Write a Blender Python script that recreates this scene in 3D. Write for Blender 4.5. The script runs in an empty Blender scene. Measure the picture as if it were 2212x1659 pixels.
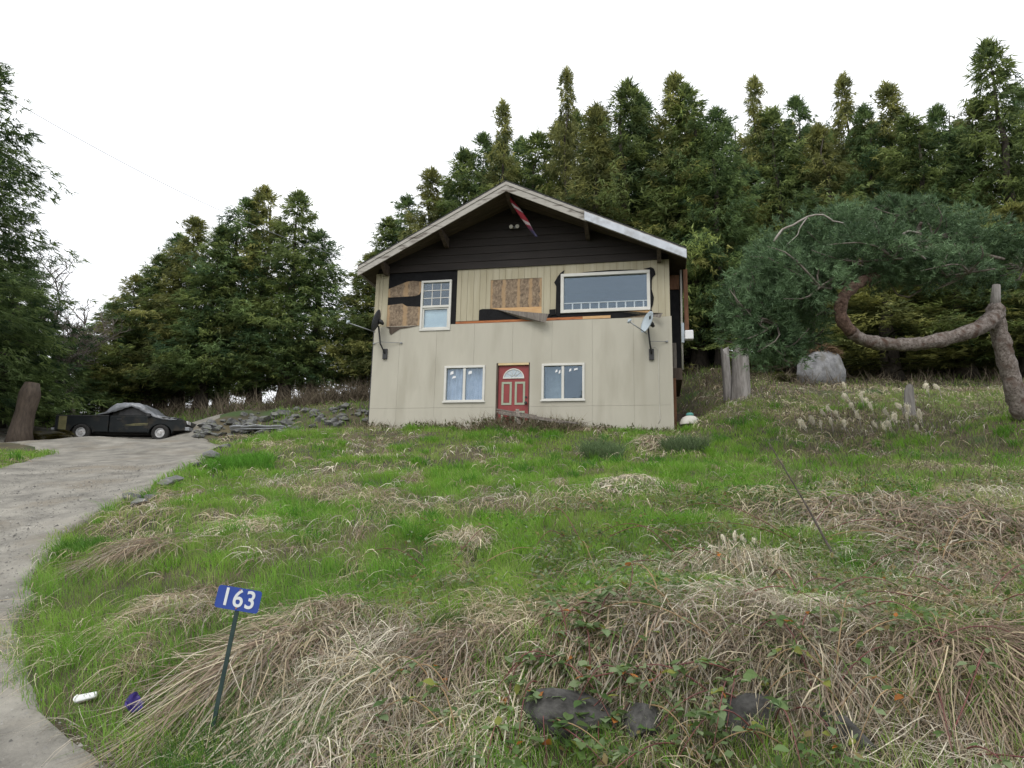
import bpy, math, random
import numpy as np
from mathutils import Vector, Matrix
random.seed(7); rng = np.random.default_rng(11)
S = bpy.context.scene
COL = S.collection

# ------------------------------------------------------------------ camera, sky, sun, exposure
PITCH, ROLL, FPX = 0.1986, 0.0211, 1534.0          # focal length in pixels of a 2212 px wide picture
CAMZ = 1.6
cd = bpy.data.cameras.new('camera'); cam = bpy.data.objects.new('camera', cd); COL.objects.link(cam)
cd.sensor_width = 36; cd.lens = 36 * FPX / 2212; cd.clip_start = .05; cd.clip_end = 3000
cam.matrix_world = Matrix.Translation((0, 0, CAMZ)) @ Matrix.Rotation(math.pi/2 + PITCH, 4, 'X') @ Matrix.Rotation(ROLL, 4, 'Z')
S.camera = cam

SUN_EL, SUN_AZ = math.radians(52), math.radians(205)   # azimuth clockwise from +Y
W_ = bpy.data.worlds.new('World'); S.world = W_; W_.use_nodes = True
nt = W_.node_tree; nt.nodes.clear()
def N(t, **k):
    n = nt.nodes.new(t)
    for a, b in k.items(): setattr(n, a, b)
    return n
sky = N('ShaderNodeTexSky', sky_type='NISHITA', sun_disc=False, sun_elevation=SUN_EL, sun_rotation=SUN_AZ)
tc = N('ShaderNodeTexCoord'); cl = N('ShaderNodeTexNoise'); cl.inputs['Scale'].default_value = 2.2; cl.inputs['Detail'].default_value = 5
rp = N('ShaderNodeValToRGB'); rp.color_ramp.elements[0].color = (11.6, 11.8, 12.3, 1); rp.color_ramp.elements[1].color = (14.2, 14.3, 14.5, 1)
rp.color_ramp.elements[0].position = .3; rp.color_ramp.elements[1].position = .7
mx = N('ShaderNodeMix', data_type='RGBA'); mx.inputs['Factor'].default_value = .9
bg = N('ShaderNodeBackground'); bg.inputs['Strength'].default_value = .1
wo = N('ShaderNodeOutputWorld')
nt.links.new(tc.outputs['Generated'], cl.inputs['Vector']); nt.links.new(cl.outputs['Fac'], rp.inputs['Fac'])
nt.links.new(sky.outputs[0], mx.inputs['A']); nt.links.new(rp.outputs['Color'], mx.inputs['B'])
nt.links.new(mx.outputs['Result'], bg.inputs['Color']); nt.links.new(bg.outputs[0], wo.inputs['Surface'])
sd = bpy.data.lights.new('sun', 'SUN'); sd.energy = 1.1; sd.angle = math.radians(25); sd.color = (1, .97, .92)
sun = bpy.data.objects.new('sun', sd); COL.objects.link(sun)
_d = Vector((math.sin(SUN_AZ)*math.cos(SUN_EL), math.cos(SUN_AZ)*math.cos(SUN_EL), math.sin(SUN_EL)))
sun.rotation_euler = _d.to_track_quat('Z', 'Y').to_euler()
S.view_settings.view_transform = 'Standard'; S.view_settings.look = 'None'; S.view_settings.gamma = 1
S.view_settings.exposure = 0.25
S.render.engine = 'CYCLES'
S.cycles.max_bounces = 5; S.cycles.diffuse_bounces = 2; S.cycles.glossy_bounces = 2; S.cycles.transmission_bounces = 2; S.cycles.transparent_max_bounces = 6

# ------------------------------------------------------------------ helpers
def ray(X, Y):                      # direction through a point of the 2212 x 1659 picture
    a, b = X - 1106., 829.5 - Y
    cr, sr = math.cos(ROLL), math.sin(ROLL)
    px, py = (a*cr - b*sr)/FPX, (a*sr + b*cr)/FPX
    c, s = math.cos(PITCH), math.sin(PITCH)
    return np.array([px, c - py*s, s + py*c])
def at(X, Y, d):
    r = ray(X, Y); p = r*(d/r[1]); p[2] += CAMZ; return p

def lattice_noise(seed, n=128):
    return np.random.default_rng(seed).random((n, n))
_L = [lattice_noise(i) for i in range(12)]
def vnoise(x, y, k=0):
    g = _L[k]; n = g.shape[0]
    x = np.asarray(x, float); y = np.asarray(y, float)
    xi = np.floor(x).astype(int); yi = np.floor(y).astype(int); fx = x-xi; fy = y-yi
    fx = fx*fx*(3-2*fx); fy = fy*fy*(3-2*fy)
    a = g[xi % n, yi % n]; b = g[(xi+1) % n, yi % n]; c = g[xi % n, (yi+1) % n]; d = g[(xi+1) % n, (yi+1) % n]
    return (a*(1-fx)+b*fx)*(1-fy)+(c*(1-fx)+d*fx)*fy
def fbm(x, y, k=0, o=3):
    v = 0; a = .5; t = 0
    for i in range(o):
        v = v + a*vnoise(x*2**i, y*2**i, (k+i) % 12); t += a; a *= .5
    return v/t

def lerp(a, b, t): return np.asarray(a)*(1-t[:, None])+np.asarray(b)*t[:, None]
def tag(o, label=None, cat=None, group=None, kind=None):
    if label: o['label'] = label
    if cat: o['category'] = cat
    if group: o['group'] = group
    if kind: o['kind'] = kind
    return o
def empty(name, loc, rz=0, **k):
    o = bpy.data.objects.new(name, None); COL.objects.link(o); o.empty_display_size = .2
    o.location = loc; o.rotation_euler = (0, 0, rz); tag(o, **k); return o
def link(name, me, parent=None, loc=None, rot=None, sc=None, **k):
    o = bpy.data.objects.new(name, me); COL.objects.link(o)
    if parent is not None: o.parent = parent
    if loc is not None: o.location = loc
    if rot is not None: o.rotation_euler = rot
    if sc is not None: o.scale = sc if hasattr(sc, '__len__') else (sc, sc, sc)
    tag(o, **k); return o

class MB:
    def __init__(s): s.v = []; s.f = []; s.sm = []
    def add(s, vs, fs, smooth=False):
        b = len(s.v); s.v += [tuple(map(float, q)) for q in vs]
        for f in fs: s.f.append([b+i for i in f]); s.sm.append(smooth)
        return s
    def hexa(s, p):                 # p: bottom 4 (ccw), top 4
        return s.add(p, [(3,2,1,0),(4,5,6,7),(0,1,5,4),(1,2,6,5),(2,3,7,6),(3,0,4,7)])
    def box(s, x0, x1, y0, y1, z0, z1):
        return s.hexa([(x0,y0,z0),(x1,y0,z0),(x1,y1,z0),(x0,y1,z0),(x0,y0,z1),(x1,y0,z1),(x1,y1,z1),(x0,y1,z1)])
    def fprism(s, pts, y0, y1):     # polygon in (x,z), extruded y0 (front) .. y1
        n = len(pts)
        area = sum(pts[i][0]*pts[(i+1)%n][1]-pts[(i+1)%n][0]*pts[i][1] for i in range(n))
        if area < 0: pts = pts[::-1]
        vs = [(a, y0, b) for a, b in pts] + [(a, y1, b) for a, b in pts]
        fs = [tuple(range(n)), tuple(range(2*n-1, n-1, -1))] + [(i, i+n, (i+1) % n + n, (i+1) % n) for i in range(n)]
        return s.add(vs, fs)
    def tube(s, pts, rad, n=8, caps=True, smooth=True):
        pts = [Vector(p) for p in pts]; m = len(pts)
        if not hasattr(rad, '__len__'): rad = [rad]*m
        vs = []; ref = Vector((0.31, 0.17, .93))
        for i, p in enumerate(pts):
            t = (pts[min(i+1, m-1)] - pts[max(i-1, 0)]).normalized()
            if abs(t.dot(ref)) > .97: ref = Vector((.9, .3, .1))
            a = t.cross(ref).normalized(); b = t.cross(a)
            ref = -b.cross(t) if False else ref
            for j in range(n):
                th = 2*math.pi*j/n; vs.append(p + (a*math.cos(th)+b*math.sin(th))*rad[i])
        fs = []
        for i in range(m-1):
            for j in range(n):
                fs.append((i*n+j, i*n+(j+1) % n, (i+1)*n+(j+1) % n, (i+1)*n+j))
        s.add(vs, fs, smooth)
        if caps:
            b = len(s.v) - m*n
            s.f.append([b+j for j in range(n)][::-1]); s.sm.append(False)
            s.f.append([b+(m-1)*n+j for j in range(n)]); s.sm.append(False)
        return s
    def mesh(s, name, mat):
        me = bpy.data.meshes.new(name); me.from_pydata(s.v, [], s.f)
        me.polygons.foreach_set('use_smooth', s.sm)
        if mat: me.materials.append(mat)
        me.update(); return me
    def build(s, name, mat, parent=None, bevel=0, **k):
        o = link(name, s.mesh(name, mat), parent, **k)
        if bevel:
            m = o.modifiers.new('bevel', 'BEVEL'); m.width = bevel; m.segments = 2; m.limit_method = 'ANGLE'
        return o

def np_mesh(name, V, quads, tris, mat, col=None, smooth=False):
    me = bpy.data.meshes.new(name); V = np.asarray(V, np.float32)
    nq = 0 if quads is None else len(quads); ntr = 0 if tris is None else len(tris)
    me.vertices.add(len(V)); me.vertices.foreach_set('co', V.ravel())
    li = np.concatenate([np.asarray(a, np.int32).ravel() for a in (quads, tris) if a is not None and len(a)])
    me.loops.add(len(li)); me.loops.foreach_set('vertex_index', li)
    st = np.concatenate([np.arange(nq)*4, nq*4+np.arange(ntr)*3]).astype(np.int32)
    me.polygons.add(nq+ntr); me.polygons.foreach_set('loop_start', st)
    try: me.polygons.foreach_set('loop_total', np.concatenate([np.full(nq, 4), np.full(ntr, 3)]).astype(np.int32))
    except Exception: pass
    if smooth: me.polygons.foreach_set('use_smooth', np.ones(nq+ntr, bool))
    if col is not None:
        a = me.color_attributes.new('Col', 'FLOAT_COLOR', 'POINT')
        c = np.ones((len(V), 4), np.float32); c[:, :3] = col; a.data.foreach_set('color', c.ravel())
    if mat: me.materials.append(mat)
    me.update(calc_edges=True); me.validate(); return me

# ------------------------------------------------------------------ materials
def mat_new(name):
    m = bpy.data.materials.new(name); m.use_nodes = True; t = m.node_tree
    return m, t, t.nodes['Principled BSDF'], t.nodes['Material Output']
def mat(name, c1, c2=None, rough=.8, scale=6., detail=6., bump=0., bscale=None, metal=0., stretch=(1,1,1), lo=.35, hi=.65, spec=.5, c3=None, s3=40.):
    m, t, b, o = mat_new(name); nd = t.nodes; lk = t.links
    b.inputs['Roughness'].default_value = rough; b.inputs['Metallic'].default_value = metal
    b.inputs['Specular IOR Level'].default_value = spec
    co = nd.new('ShaderNodeTexCoord'); mp = nd.new('ShaderNodeMapping'); mp.inputs['Scale'].default_value = stretch
    lk.new(co.outputs['Object'], mp.inputs['Vector'])
    if c2 is None: c2 = tuple(min(1, x*1.18) for x in c1)
    n = nd.new('ShaderNodeTexNoise'); n.inputs['Scale'].default_value = scale; n.inputs['Detail'].default_value = detail; n.inputs['Roughness'].default_value = .65
    lk.new(mp.outputs[0], n.inputs['Vector'])
    r = nd.new('ShaderNodeValToRGB'); r.color_ramp.elements[0].position = lo; r.color_ramp.elements[1].position = hi
    r.color_ramp.elements[0].color = (*c1, 1); r.color_ramp.elements[1].color = (*c2, 1)
    lk.new(n.outputs['Fac'], r.inputs['Fac']); out = r.outputs['Color']
    if c3:
        n3 = nd.new('ShaderNodeTexNoise'); n3.inputs['Scale'].default_value = s3; n3.inputs['Detail'].default_value = 4
        lk.new(mp.outputs[0], n3.inputs['Vector'])
        r3 = nd.new('ShaderNodeValToRGB'); r3.color_ramp.elements[0].position = .52; r3.color_ramp.elements[1].position = .68
        lk.new(n3.outputs['Fac'], r3.inputs['Fac'])
        x = nd.new('ShaderNodeMix'); x.data_type = 'RGBA'; lk.new(r3.outputs['Color'], x.inputs['Factor'])
        lk.new(out, x.inputs['A']); x.inputs['B'].default_value = (*c3, 1); out = x.outputs['Result']
    lk.new(out, b.inputs['Base Color'])
    if bump:
        n2 = nd.new('ShaderNodeTexNoise'); n2.inputs['Scale'].default_value = bscale or scale*4; n2.inputs['Detail'].default_value = 6
        lk.new(mp.outputs[0], n2.inputs['Vector'])
        bp = nd.new('ShaderNodeBump'); bp.inputs['Strength'].default_value = bump; bp.inputs['Distance'].default_value = .02
        lk.new(n2.outputs['Fac'], bp.inputs['Height']); lk.new(bp.outputs[0], b.inputs['Normal'])
    return m
def mat_leaf(name, trans=.35, rough=.6, tint=(1,1,1), spec=.25):
    m, t, b, o = mat_new(name); nd = t.nodes; lk = t.links
    a = nd.new('ShaderNodeAttribute'); a.attribute_name = 'Col'
    oi = nd.new('ShaderNodeObjectInfo')
    hv = nd.new('ShaderNodeHueSaturation')
    mr = nd.new('ShaderNodeMapRange'); mr.inputs['To Min'].default_value = .85; mr.inputs['To Max'].default_value = 1.15
    lk.new(oi.outputs['Random'], mr.inputs['Value']); lk.new(mr.outputs[0], hv.inputs['Value']); lk.new(a.outputs['Color'], hv.inputs['Color'])
    lk.new(hv.outputs[0], b.inputs['Base Color']); b.inputs['Roughness'].default_value = rough; b.inputs['Specular IOR Level'].default_value = spec
    tr = nd.new('ShaderNodeBsdfTranslucent'); lk.new(hv.outputs[0], tr.inputs['Color'])
    mxs = nd.new('ShaderNodeMixShader'); mxs.inputs[0].default_value = trans
    lk.new(b.outputs[0], mxs.inputs[1]); lk.new(tr.outputs[0], mxs.inputs[2]); lk.new(mxs.outputs[0], o.inputs['Surface'])
    return m
def mat_glass(name, refl=.085, tint=(.80, .90, 1.0)):
    m, t, b, o = mat_new(name); nd = t.nodes; lk = t.links
    g = nd.new('ShaderNodeBsdfGlossy'); g.inputs['Roughness'].default_value = .015; g.inputs['Color'].default_value = (*tint, 1)
    tp = nd.new('ShaderNodeBsdfTransparent'); tp.inputs['Color'].default_value = (.82, .87, .88, 1)
    lw = nd.new('ShaderNodeLayerWeight'); pw = nd.new('ShaderNodeMath'); pw.operation = 'POWER'; pw.inputs[1].default_value = 4
    lk.new(lw.outputs['Facing'], pw.inputs[0])
    ad = nd.new('ShaderNodeMath'); ad.operation = 'MULTIPLY_ADD'; ad.inputs[1].default_value = .5; ad.inputs[2].default_value = refl; ad.use_clamp = True
    lk.new(pw.outputs[0], ad.inputs[0])
    ms = nd.new('ShaderNodeMixShader'); lk.new(ad.outputs[0], ms.inputs[0]); lk.new(tp.outputs[0], ms.inputs[1]); lk.new(g.outputs[0], ms.inputs[2])
    lk.new(ms.outputs[0], o.inputs['Surface']); return m

M = {}
M['siding'] = mat('beige_siding', (.42, .396, .325), (.465, .44, .362), .75, 1.2, bump=.15, bscale=90, stretch=(1, 1, .22), c3=(.385, .36, .29), s3=1.6)
M['siding_up'] = mat('beige_siding_upper', (.36, .32, .215), (.44, .40, .29), .8, 2.5, bump=.25, bscale=60, stretch=(1.5, 1, .15))
M['lap'] = mat('dark_brown_lap', (.013, .0095, .0075), (.024, .018, .0145), .75, 3, bump=.3, bscale=30, stretch=(.2, 1, 2))
M['tar'] = mat('tar_paper', (.006, .006, .007), (.012, .012, .013), .8, 5, bump=.3, bscale=20, spec=.2)
M['fascia'] = mat('worn_white_fascia', (.33, .31, .27), (.46, .44, .40), .85, 4, c3=(.13, .11, .09), s3=4., stretch=(.5, 1, 2.2), bump=.2)
M['fascia_new'] = mat('new_white_fascia', (.47, .50, .545), (.57, .60, .64), .6, 4, c3=(.38, .39, .41), s3=3.)
M['soffit'] = mat('brown_soffit', (.05, .037, .024), (.10, .075, .048), .85, 3, stretch=(.3, 3, 1), bump=.2)
M['shingle'] = mat('roof_shingle', (.02, .02, .022), (.05, .05, .05), .95, 30, bump=.6)
M['vinyl'] = mat('white_vinyl', (.56, .55, .50), (.64, .63, .58), .45, 2)
M['door'] = mat('red_door', (.22, .027, .026), (.26, .037, .034), .5, 2.5)
M['door_trim'] = mat('pale_green_trim', (.29, .33, .24), (.35, .39, .29), .6, 8)
M['pale_wood'] = mat('pale_wood', (.56, .43, .22), (.66, .54, .32), .8, 4, stretch=(1, 1, 6))
M['orange_wood'] = mat('orange_wood', (.30, .09, .025), (.48, .18, .06), .75, 3, stretch=(1.2, 1, 14), c3=(.14, .04, .015), s3=2.5)
M['tan_wood'] = mat('tan_wood', (.50, .29, .12), (.62, .40, .20), .75, 5, stretch=(1, 1, 8))
M['grey_wood'] = mat('weathered_plank', (.11, .095, .08), (.25, .22, .19), .9, 3, stretch=(6, 6, .8), bump=.5, bscale=14)
M['dark_wood'] = mat('stained_dark_wood', (.045, .032, .023), (.10, .075, .055), .85, 3, stretch=(4, 4, .8), bump=.3)
M['brown_wood'] = mat('rust_brown_board', (.10, .045, .022), (.19, .09, .045), .85, 3, stretch=(4, 4, .8), bump=.3)
M['interior'] = mat('dark_interior', (.06, .055, .05), (.08, .075, .07), .9, 2)
M['curtain'] = mat('pale_curtain', (.42, .45, .60), (.58, .60, .74), .9, 3.5, bump=.4, bscale=3, detail=8)
M['blind'] = mat('frosted_sheet', (.66, .70, .76), (.86, .88, .9), .8, 2)
M['white'] = mat('white_plain', (.75, .76, .76), (.8, .8, .8), .55, 3)
M['glass'] = mat_glass('window_glass')
M['glass_dark'] = mat_glass('window_glass_clear', .095, (.72, .86, 1.0))
M['metal_grey'] = mat('grey_metal', (.20, .21, .22), (.3, .31, .32), .5, 8, metal=.3)
M['metal_black'] = mat('black_metal', (.015, .015, .016), (.03, .03, .03), .5, 8)
M['dish'] = mat('dish_grey_blue', (.40, .46, .50), (.46, .52, .56), .5, 3)
M['dish_dark'] = mat('dish_dark_grey', (.035, .037, .042), (.05, .053, .058), .6, 3)
M['pipe'] = mat('conduit', (.50, .48, .42), (.58, .56, .5), .6, 3)
def mat_sheath(name, bands):      # weathered sheathing with paler vertical stripes where battens were
    m, t, b, o = mat_new(name); nd = t.nodes; lk = t.links
    b.inputs['Roughness'].default_value = .9
    co = nd.new('ShaderNodeTexCoord'); mp = nd.new('ShaderNodeMapping'); mp.inputs['Scale'].default_value = (1, 1, .7)
    lk.new(co.outputs['Object'], mp.inputs['Vector'])
    n = nd.new('ShaderNodeTexNoise'); n.inputs['Scale'].default_value = 16; n.inputs['Detail'].default_value = 8; n.inputs['Roughness'].default_value = .7
    lk.new(mp.outputs[0], n.inputs['Vector'])
    r = nd.new('ShaderNodeValToRGB'); e = r.color_ramp.elements
    e[0].position = .32; e[0].color = (.09, .063, .042, 1); e[1].position = .72; e[1].color = (.36, .28, .185, 1)
    e.new(.5).color = (.22, .162, .11, 1)
    lk.new(n.outputs['Fac'], r.inputs['Fac'])
    sx = nd.new('ShaderNodeSeparateXYZ'); lk.new(co.outputs['Object'], sx.inputs[0])
    n2 = nd.new('ShaderNodeTexNoise'); n2.inputs['Scale'].default_value = 5; n2.inputs['Detail'].default_value = 5; lk.new(co.outputs['Object'], n2.inputs['Vector'])
    wob = nd.new('ShaderNodeMath'); wob.operation = 'MULTIPLY_ADD'; wob.inputs[1].default_value = .16; wob.inputs[2].default_value = -.08
    lk.new(n2.outputs['Fac'], wob.inputs[0])
    ax = nd.new('ShaderNodeMath'); ax.operation = 'ADD'; lk.new(sx.outputs['X'], ax.inputs[0]); lk.new(wob.outputs[0], ax.inputs[1])
    acc = None
    for c, w in bands:
        d = nd.new('ShaderNodeMath'); d.operation = 'SUBTRACT'; lk.new(ax.outputs[0], d.inputs[0]); d.inputs[1].default_value = c
        a = nd.new('ShaderNodeMath'); a.operation = 'ABSOLUTE'; lk.new(d.outputs[0], a.inputs[0])
        k = nd.new('ShaderNodeMapRange'); k.inputs['From Min'].default_value = w*1.25; k.inputs['From Max'].default_value = w*.5
        k.inputs['To Min'].default_value = 0; k.inputs['To Max'].default_value = .7; lk.new(a.outputs[0], k.inputs['Value'])
        if acc is None: acc = k.outputs[0]
        else:
            mm = nd.new('ShaderNodeMath'); mm.operation = 'MAXIMUM'; lk.new(acc, mm.inputs[0]); lk.new(k.outputs[0], mm.inputs[1]); acc = mm.outputs[0]
    x = nd.new('ShaderNodeMix'); x.data_type = 'RGBA'; lk.new(acc, x.inputs['Factor']); lk.new(r.outputs['Color'], x.inputs['A']); x.inputs['B'].default_value = (.42, .28, .15, 1)
    lk.new(x.outputs['Result'], b.inputs['Base Color'])
    bp = nd.new('ShaderNodeBump'); bp.inputs['Strength'].default_value = .4; bp.inputs['Distance'].default_value = .02; lk.new(n.outputs['Fac'], bp.inputs['Height']); lk.new(bp.outputs[0], b.inputs['Normal'])
    return m
M['sheath_left'] = mat_sheath('sheathing_left', [(.42, .06), (.985, .08), (1.46, .05)])
M['sheath_mid'] = mat_sheath('sheathing_middle', [(3.75, .06), (4.16, .06), (4.62, .05), (4.99, .06), (5.32, .05)])
M['bark'] = mat('bark', (.03, .024, .019), (.09, .074, .06), .95, 5, stretch=(3, 3, .6), bump=1., bscale=12)
M['pine_bark'] = mat('pine_bark', (.075, .056, .045), (.27, .235, .21), .95, 20, bump=1., bscale=30, c3=(.075, .042, .028), s3=5.)
M['pine_red'] = mat('red_pine_bark', (.055, .030, .021), (.17, .108, .08), .95, 16, bump=1., bscale=24)
M['twig'] = mat('twig_brown', (.12, .10, .085), (.22, .19, .16), .9, 5)
M['leaf'] = mat_leaf('foliage', .42); M['needle'] = mat_leaf('needles', .2, .55)
M['grass'] = mat_leaf('grass_blades', .4, .55); M['straw'] = mat_leaf('straw', .3, .7, spec=.15)
M['rock'] = mat('grey_rock', (.06, .06, .058), (.20, .20, .195), .9, 4, bump=.8, bscale=9, c3=(.12, .13, .08), s3=3)
M['boulder'] = mat('pale_boulder', (.15, .15, .155), (.32, .32, .325), .95, 4, bump=.8, bscale=14, c3=(.16, .155, .14), s3=3)
M['bankrock'] = mat('dark_bank_rock', (.022, .021, .019), (.085, .082, .075), .95, 5, bump=.8, bscale=10)
M['sign_blue'] = mat('sign_blue', (.024, .058, .28), (.03, .07, .32), .4, 3)
M['sign_white'] = mat('sign_letters', (.62, .65, .66), (.7, .72, .72), .45, 3)
M['post_green'] = mat('post_green', (.012, .032, .03), (.025, .05, .045), .5, 10)

# ------------------------------------------------------------------ terrain
HX, HY, HYAW, HZ, HW = -4.3878, 21.6794, .2004, 2.9916 + CAMZ, 9.14
def H(u, y, v):                     # house coordinates (along facade, into house, up) to world
    c, s = math.cos(HYAW), math.sin(HYAW)
    return np.array([HX + u*c + y*s, HY - u*s + y*c, HZ + v])
C = [(-3,0,0),(3,0,0),(0,-10,0),(20,-10,0),(-20,-10,0),(0,-40,0),(60,-40,0),(-60,-40,0),(10,0,.1),(-12,0,0),(0,3.2,.03),(4,3.2,.1),(-3,3.2,0),(8,3,.15),(-9,4,0),(30,5,1.),(-25,8,.6),(-18,14,2.6),(-24,20,4.2),(-40,20,4.5),(35,18,5),
     (-16.4,28,4.68),(-13.2,27.3,4.70),(-10,23.5,4.5),(-14,23.5,4.5),(-20,25,4.55),(-10.5,26,4.62),(-60,60,7.5),(0,60,8.5),(60,60,11),(-150,200,8),(150,200,11),(0,400,9),(0,900,9),(-900,100,6),(900,100,8),(0,-900,-1),(40,35,11),(-40,40,7)]
for X, Y, d in [(250,1659,5.1),(600,1659,4.75),(1000,1659,4.65),(1250,1659,4.6),(1600,1659,4.5),(2150,1659,4.35),(600,1500,5.5),(700,1385,6.3),
    (950,1450,5.5),(1250,1410,5.25),(1600,1415,5.15),(2000,1435,5.0),(2210,1435,4.95),(1250,1610,4.85),(1600,1610,4.75),(2050,1610,4.6),
    (65,1300,8.),(300,1300,7.7),(700,1300,7.3),(1200,1300,6.8),(1700,1300,6.6),(2200,1300,6.4),(50,1400,6.85),
    (130,1150,10.6),(400,1138,10.2),(700,1138,9.8),(1200,1138,9.4),(1700,1138,9.),(2200,1138,8.6),
    (0,1015,15.5),(300,1080,12.3),(430,1000,16.5),(800,1030,13.8),(1300,1030,13.3),(1800,1030,12.6),(2200,1030,12.),
    (60,954,20.),(130,953,20.),(300,953,20.),(480,953,19.8),(800,955,18.5),(1200,953,18.2),(1700,962,16.8),(2200,955,15),
    (450,905,27.5),(700,885,27.5),(800,882,27.),(620,930,24.),(450,895,31),(650,868,31),(790,852,31),(380,890,34),(610,872,34),(100,900,33),(30,945,24),
    (1480,920,19.8),(1600,845,25),(1560,880,22.5),(1775,832,25),(1775,880,21),(1950,890,19.5),(1950,925,17.5),(2150,905,17),(2205,905,15.5),
    (1540,800,31),(1650,800,31),(1900,800,31),(2150,780,31),(1490,775,45),(1900,765,45)]:
    C.append(tuple(at(X, Y, d)))
for u, y, v in [(0,-.1,-.24),(2.2,-.1,-.24),(4.5,-.1,-.2),(6.8,-.1,-.24),(9.1,-.1,-.3),(0,4,-.2),(9.1,4,-.1),(4.5,8.5,.1),(-1.5,1,-.2)]:
    C.append(tuple(H(u, y, v)))
C = np.array(C)
def _U(r2): return np.where(r2 > 1e-12, r2*np.log(np.maximum(r2, 1e-12)), 0)
_s = 10.
_P = C[:, :2]/_s
def _solve():
    n = len(C); K = _U(((_P[:, None]-_P[None])**2).sum(-1)) + np.eye(n)*2e-3
    Q = np.c_[np.ones(n), _P]; A = np.zeros((n+3, n+3)); A[:n, :n] = K; A[:n, n:] = Q; A[n:, :n] = Q.T
    return np.linalg.solve(A, np.r_[C[:, 2], 0, 0, 0])
_w = _solve()
def tps(x, y):
    x = np.asarray(x, float); sh = x.shape; p = np.c_[x.ravel(), np.asarray(y, float).ravel()]/_s
    out = np.empty(len(p))
    for i in range(0, len(p), 20000):
        q = p[i:i+20000]; k = _U(((q[:, None]-_P[None])**2).sum(-1))
        out[i:i+20000] = k@_w[:-3] + _w[-3] + q@_w[-2:]
    return np.clip(out.reshape(sh), -2, 13)
GX0, GX1, GY0, GY1, GS = -45., 45., -12., 62., .25
gx = np.arange(GX0, GX1+.01, GS); gy = np.arange(GY0, GY1+.01, GS)
GG = tps(*np.meshgrid(gx, gy, indexing='ij'))
_XX, _YY = np.meshgrid(gx, gy, indexing='ij')
# driveway edges in plan (x, y): right edge and left edge, camera side first
DR = np.array([(-1.6,-3),(-2.0,2.),(-2.35,4.6),(-2.85,5.2),(-4.1,6.1),(-4.7,6.8),(-5.3,7.9),(-6.1,9.3),(-6.65,10.6),(-6.75,12.4),(-7.2,15.),(-7.7,17.4),(-8.2,19.8),(-8.9,21.5),(-10.6,23.5),(-11.6,26),(-12.2,30)])
DL = np.array([(-9.,-3),(-9,2.),(-9.2,4.6),(-9.3,6.),(-9.6,8.),(-10,10.),(-10.4,12),(-10.8,14.),(-11.2,15.6),(-11.8,17.5),(-12.5,19.8),(-15.,22.),(-19.,24.),(-22.,26.)])
def edge_x(E, y): return np.interp(y, E[:, 1], E[:, 0])
def on_drive(x, y, m=0):
    return (x < edge_x(DR, y)+m) & (x > edge_x(DL, y)-m) & (y < 29.5) & (y > -3)
_bump = (fbm(_XX*.9, _YY*.9, 1, 3)-.5)*.30
_dr = on_drive(_XX, _YY, .3)
GG = GG + np.where(_dr, (fbm(_XX*.7, _YY*.7, 2, 2)-.5)*.05, _bump)
GG = GG - .36*np.exp(-((_YY-21)/4.2)**2)*np.clip((-6.8-_XX)/1.6, 0, 1)*np.clip((_XX+24)/4, 0, 1)
def G(x, y):
    x = np.asarray(x, float); y = np.asarray(y, float)
    fx = np.clip((x-GX0)/GS, 0, len(gx)-1.001); fy = np.clip((y-GY0)/GS, 0, len(gy)-1.001)
    i = fx.astype(int); j = fy.astype(int); a = fx-i; b = fy-j
    return (GG[i, j]*(1-a)+GG[i+1, j]*a)*(1-b)+(GG[i, j+1]*(1-a)+GG[i+1, j+1]*a)*b
def hit(X, Y, d0=3.5, d1=60):       # where the line of sight through a picture point meets the ground
    r = ray(X, Y); r = r/r[1]; ds = np.arange(d0, d1, .03)
    z = CAMZ + r[2]*ds; g = G(r[0]*ds, ds); k = np.nonzero(g >= z)[0]
    d = ds[k[0]] if len(k) else d1
    return np.array([r[0]*d, d, float(G(r[0]*d, d))])
def far(a, b, n): return a*(b/a)**(np.arange(1, n+1)/n)
ex = far(45., 1200., 16); xs = np.r_[-ex[::-1], np.arange(-45, 45.01, .3), ex]
ys = np.r_[-far(12., 1200., 16)[::-1], np.arange(-12, 62.01, .3), 62+far(5., 1200., 16)]
XX, YY = np.meshgrid(xs, ys, indexing='ij')
ins = (XX >= -45) & (XX <= 45) & (YY >= -12) & (YY <= 62)
ZZ = np.where(ins, G(XX, YY), tps(XX, YY))
ZZ = ZZ - np.where(on_drive(XX, YY, .2), .07, 0)
nx, ny = XX.shape
idx = np.arange(nx*ny).reshape(nx, ny)
quads = np.stack([idx[:-1, :-1], idx[1:, :-1], idx[1:, 1:], idx[:-1, 1:]], -1).reshape(-1, 4)
M['soil'] = mat('grassy_soil', (.030, .027, .013), (.095, .078, .042), .95, .9, detail=10, bump=.6, bscale=9, c3=(.04, .07, .016), s3=.8)
link('ground', np_mesh('ground', np.c_[XX.ravel(), YY.ravel(), ZZ.ravel()], quads, None, M['soil'], smooth=True), kind='structure')
M['meadow'] = mat('far_meadow', (.20, .23, .085), (.33, .33, .15), .95, .3, detail=8)
me = bpy.data.objects['ground'].data; me.materials.append(M['meadow'])
yc = YY[:-1, :-1].reshape(-1); me.polygons.foreach_set('material_index', (yc > 35.5).astype(np.int32)); me.update()
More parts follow.
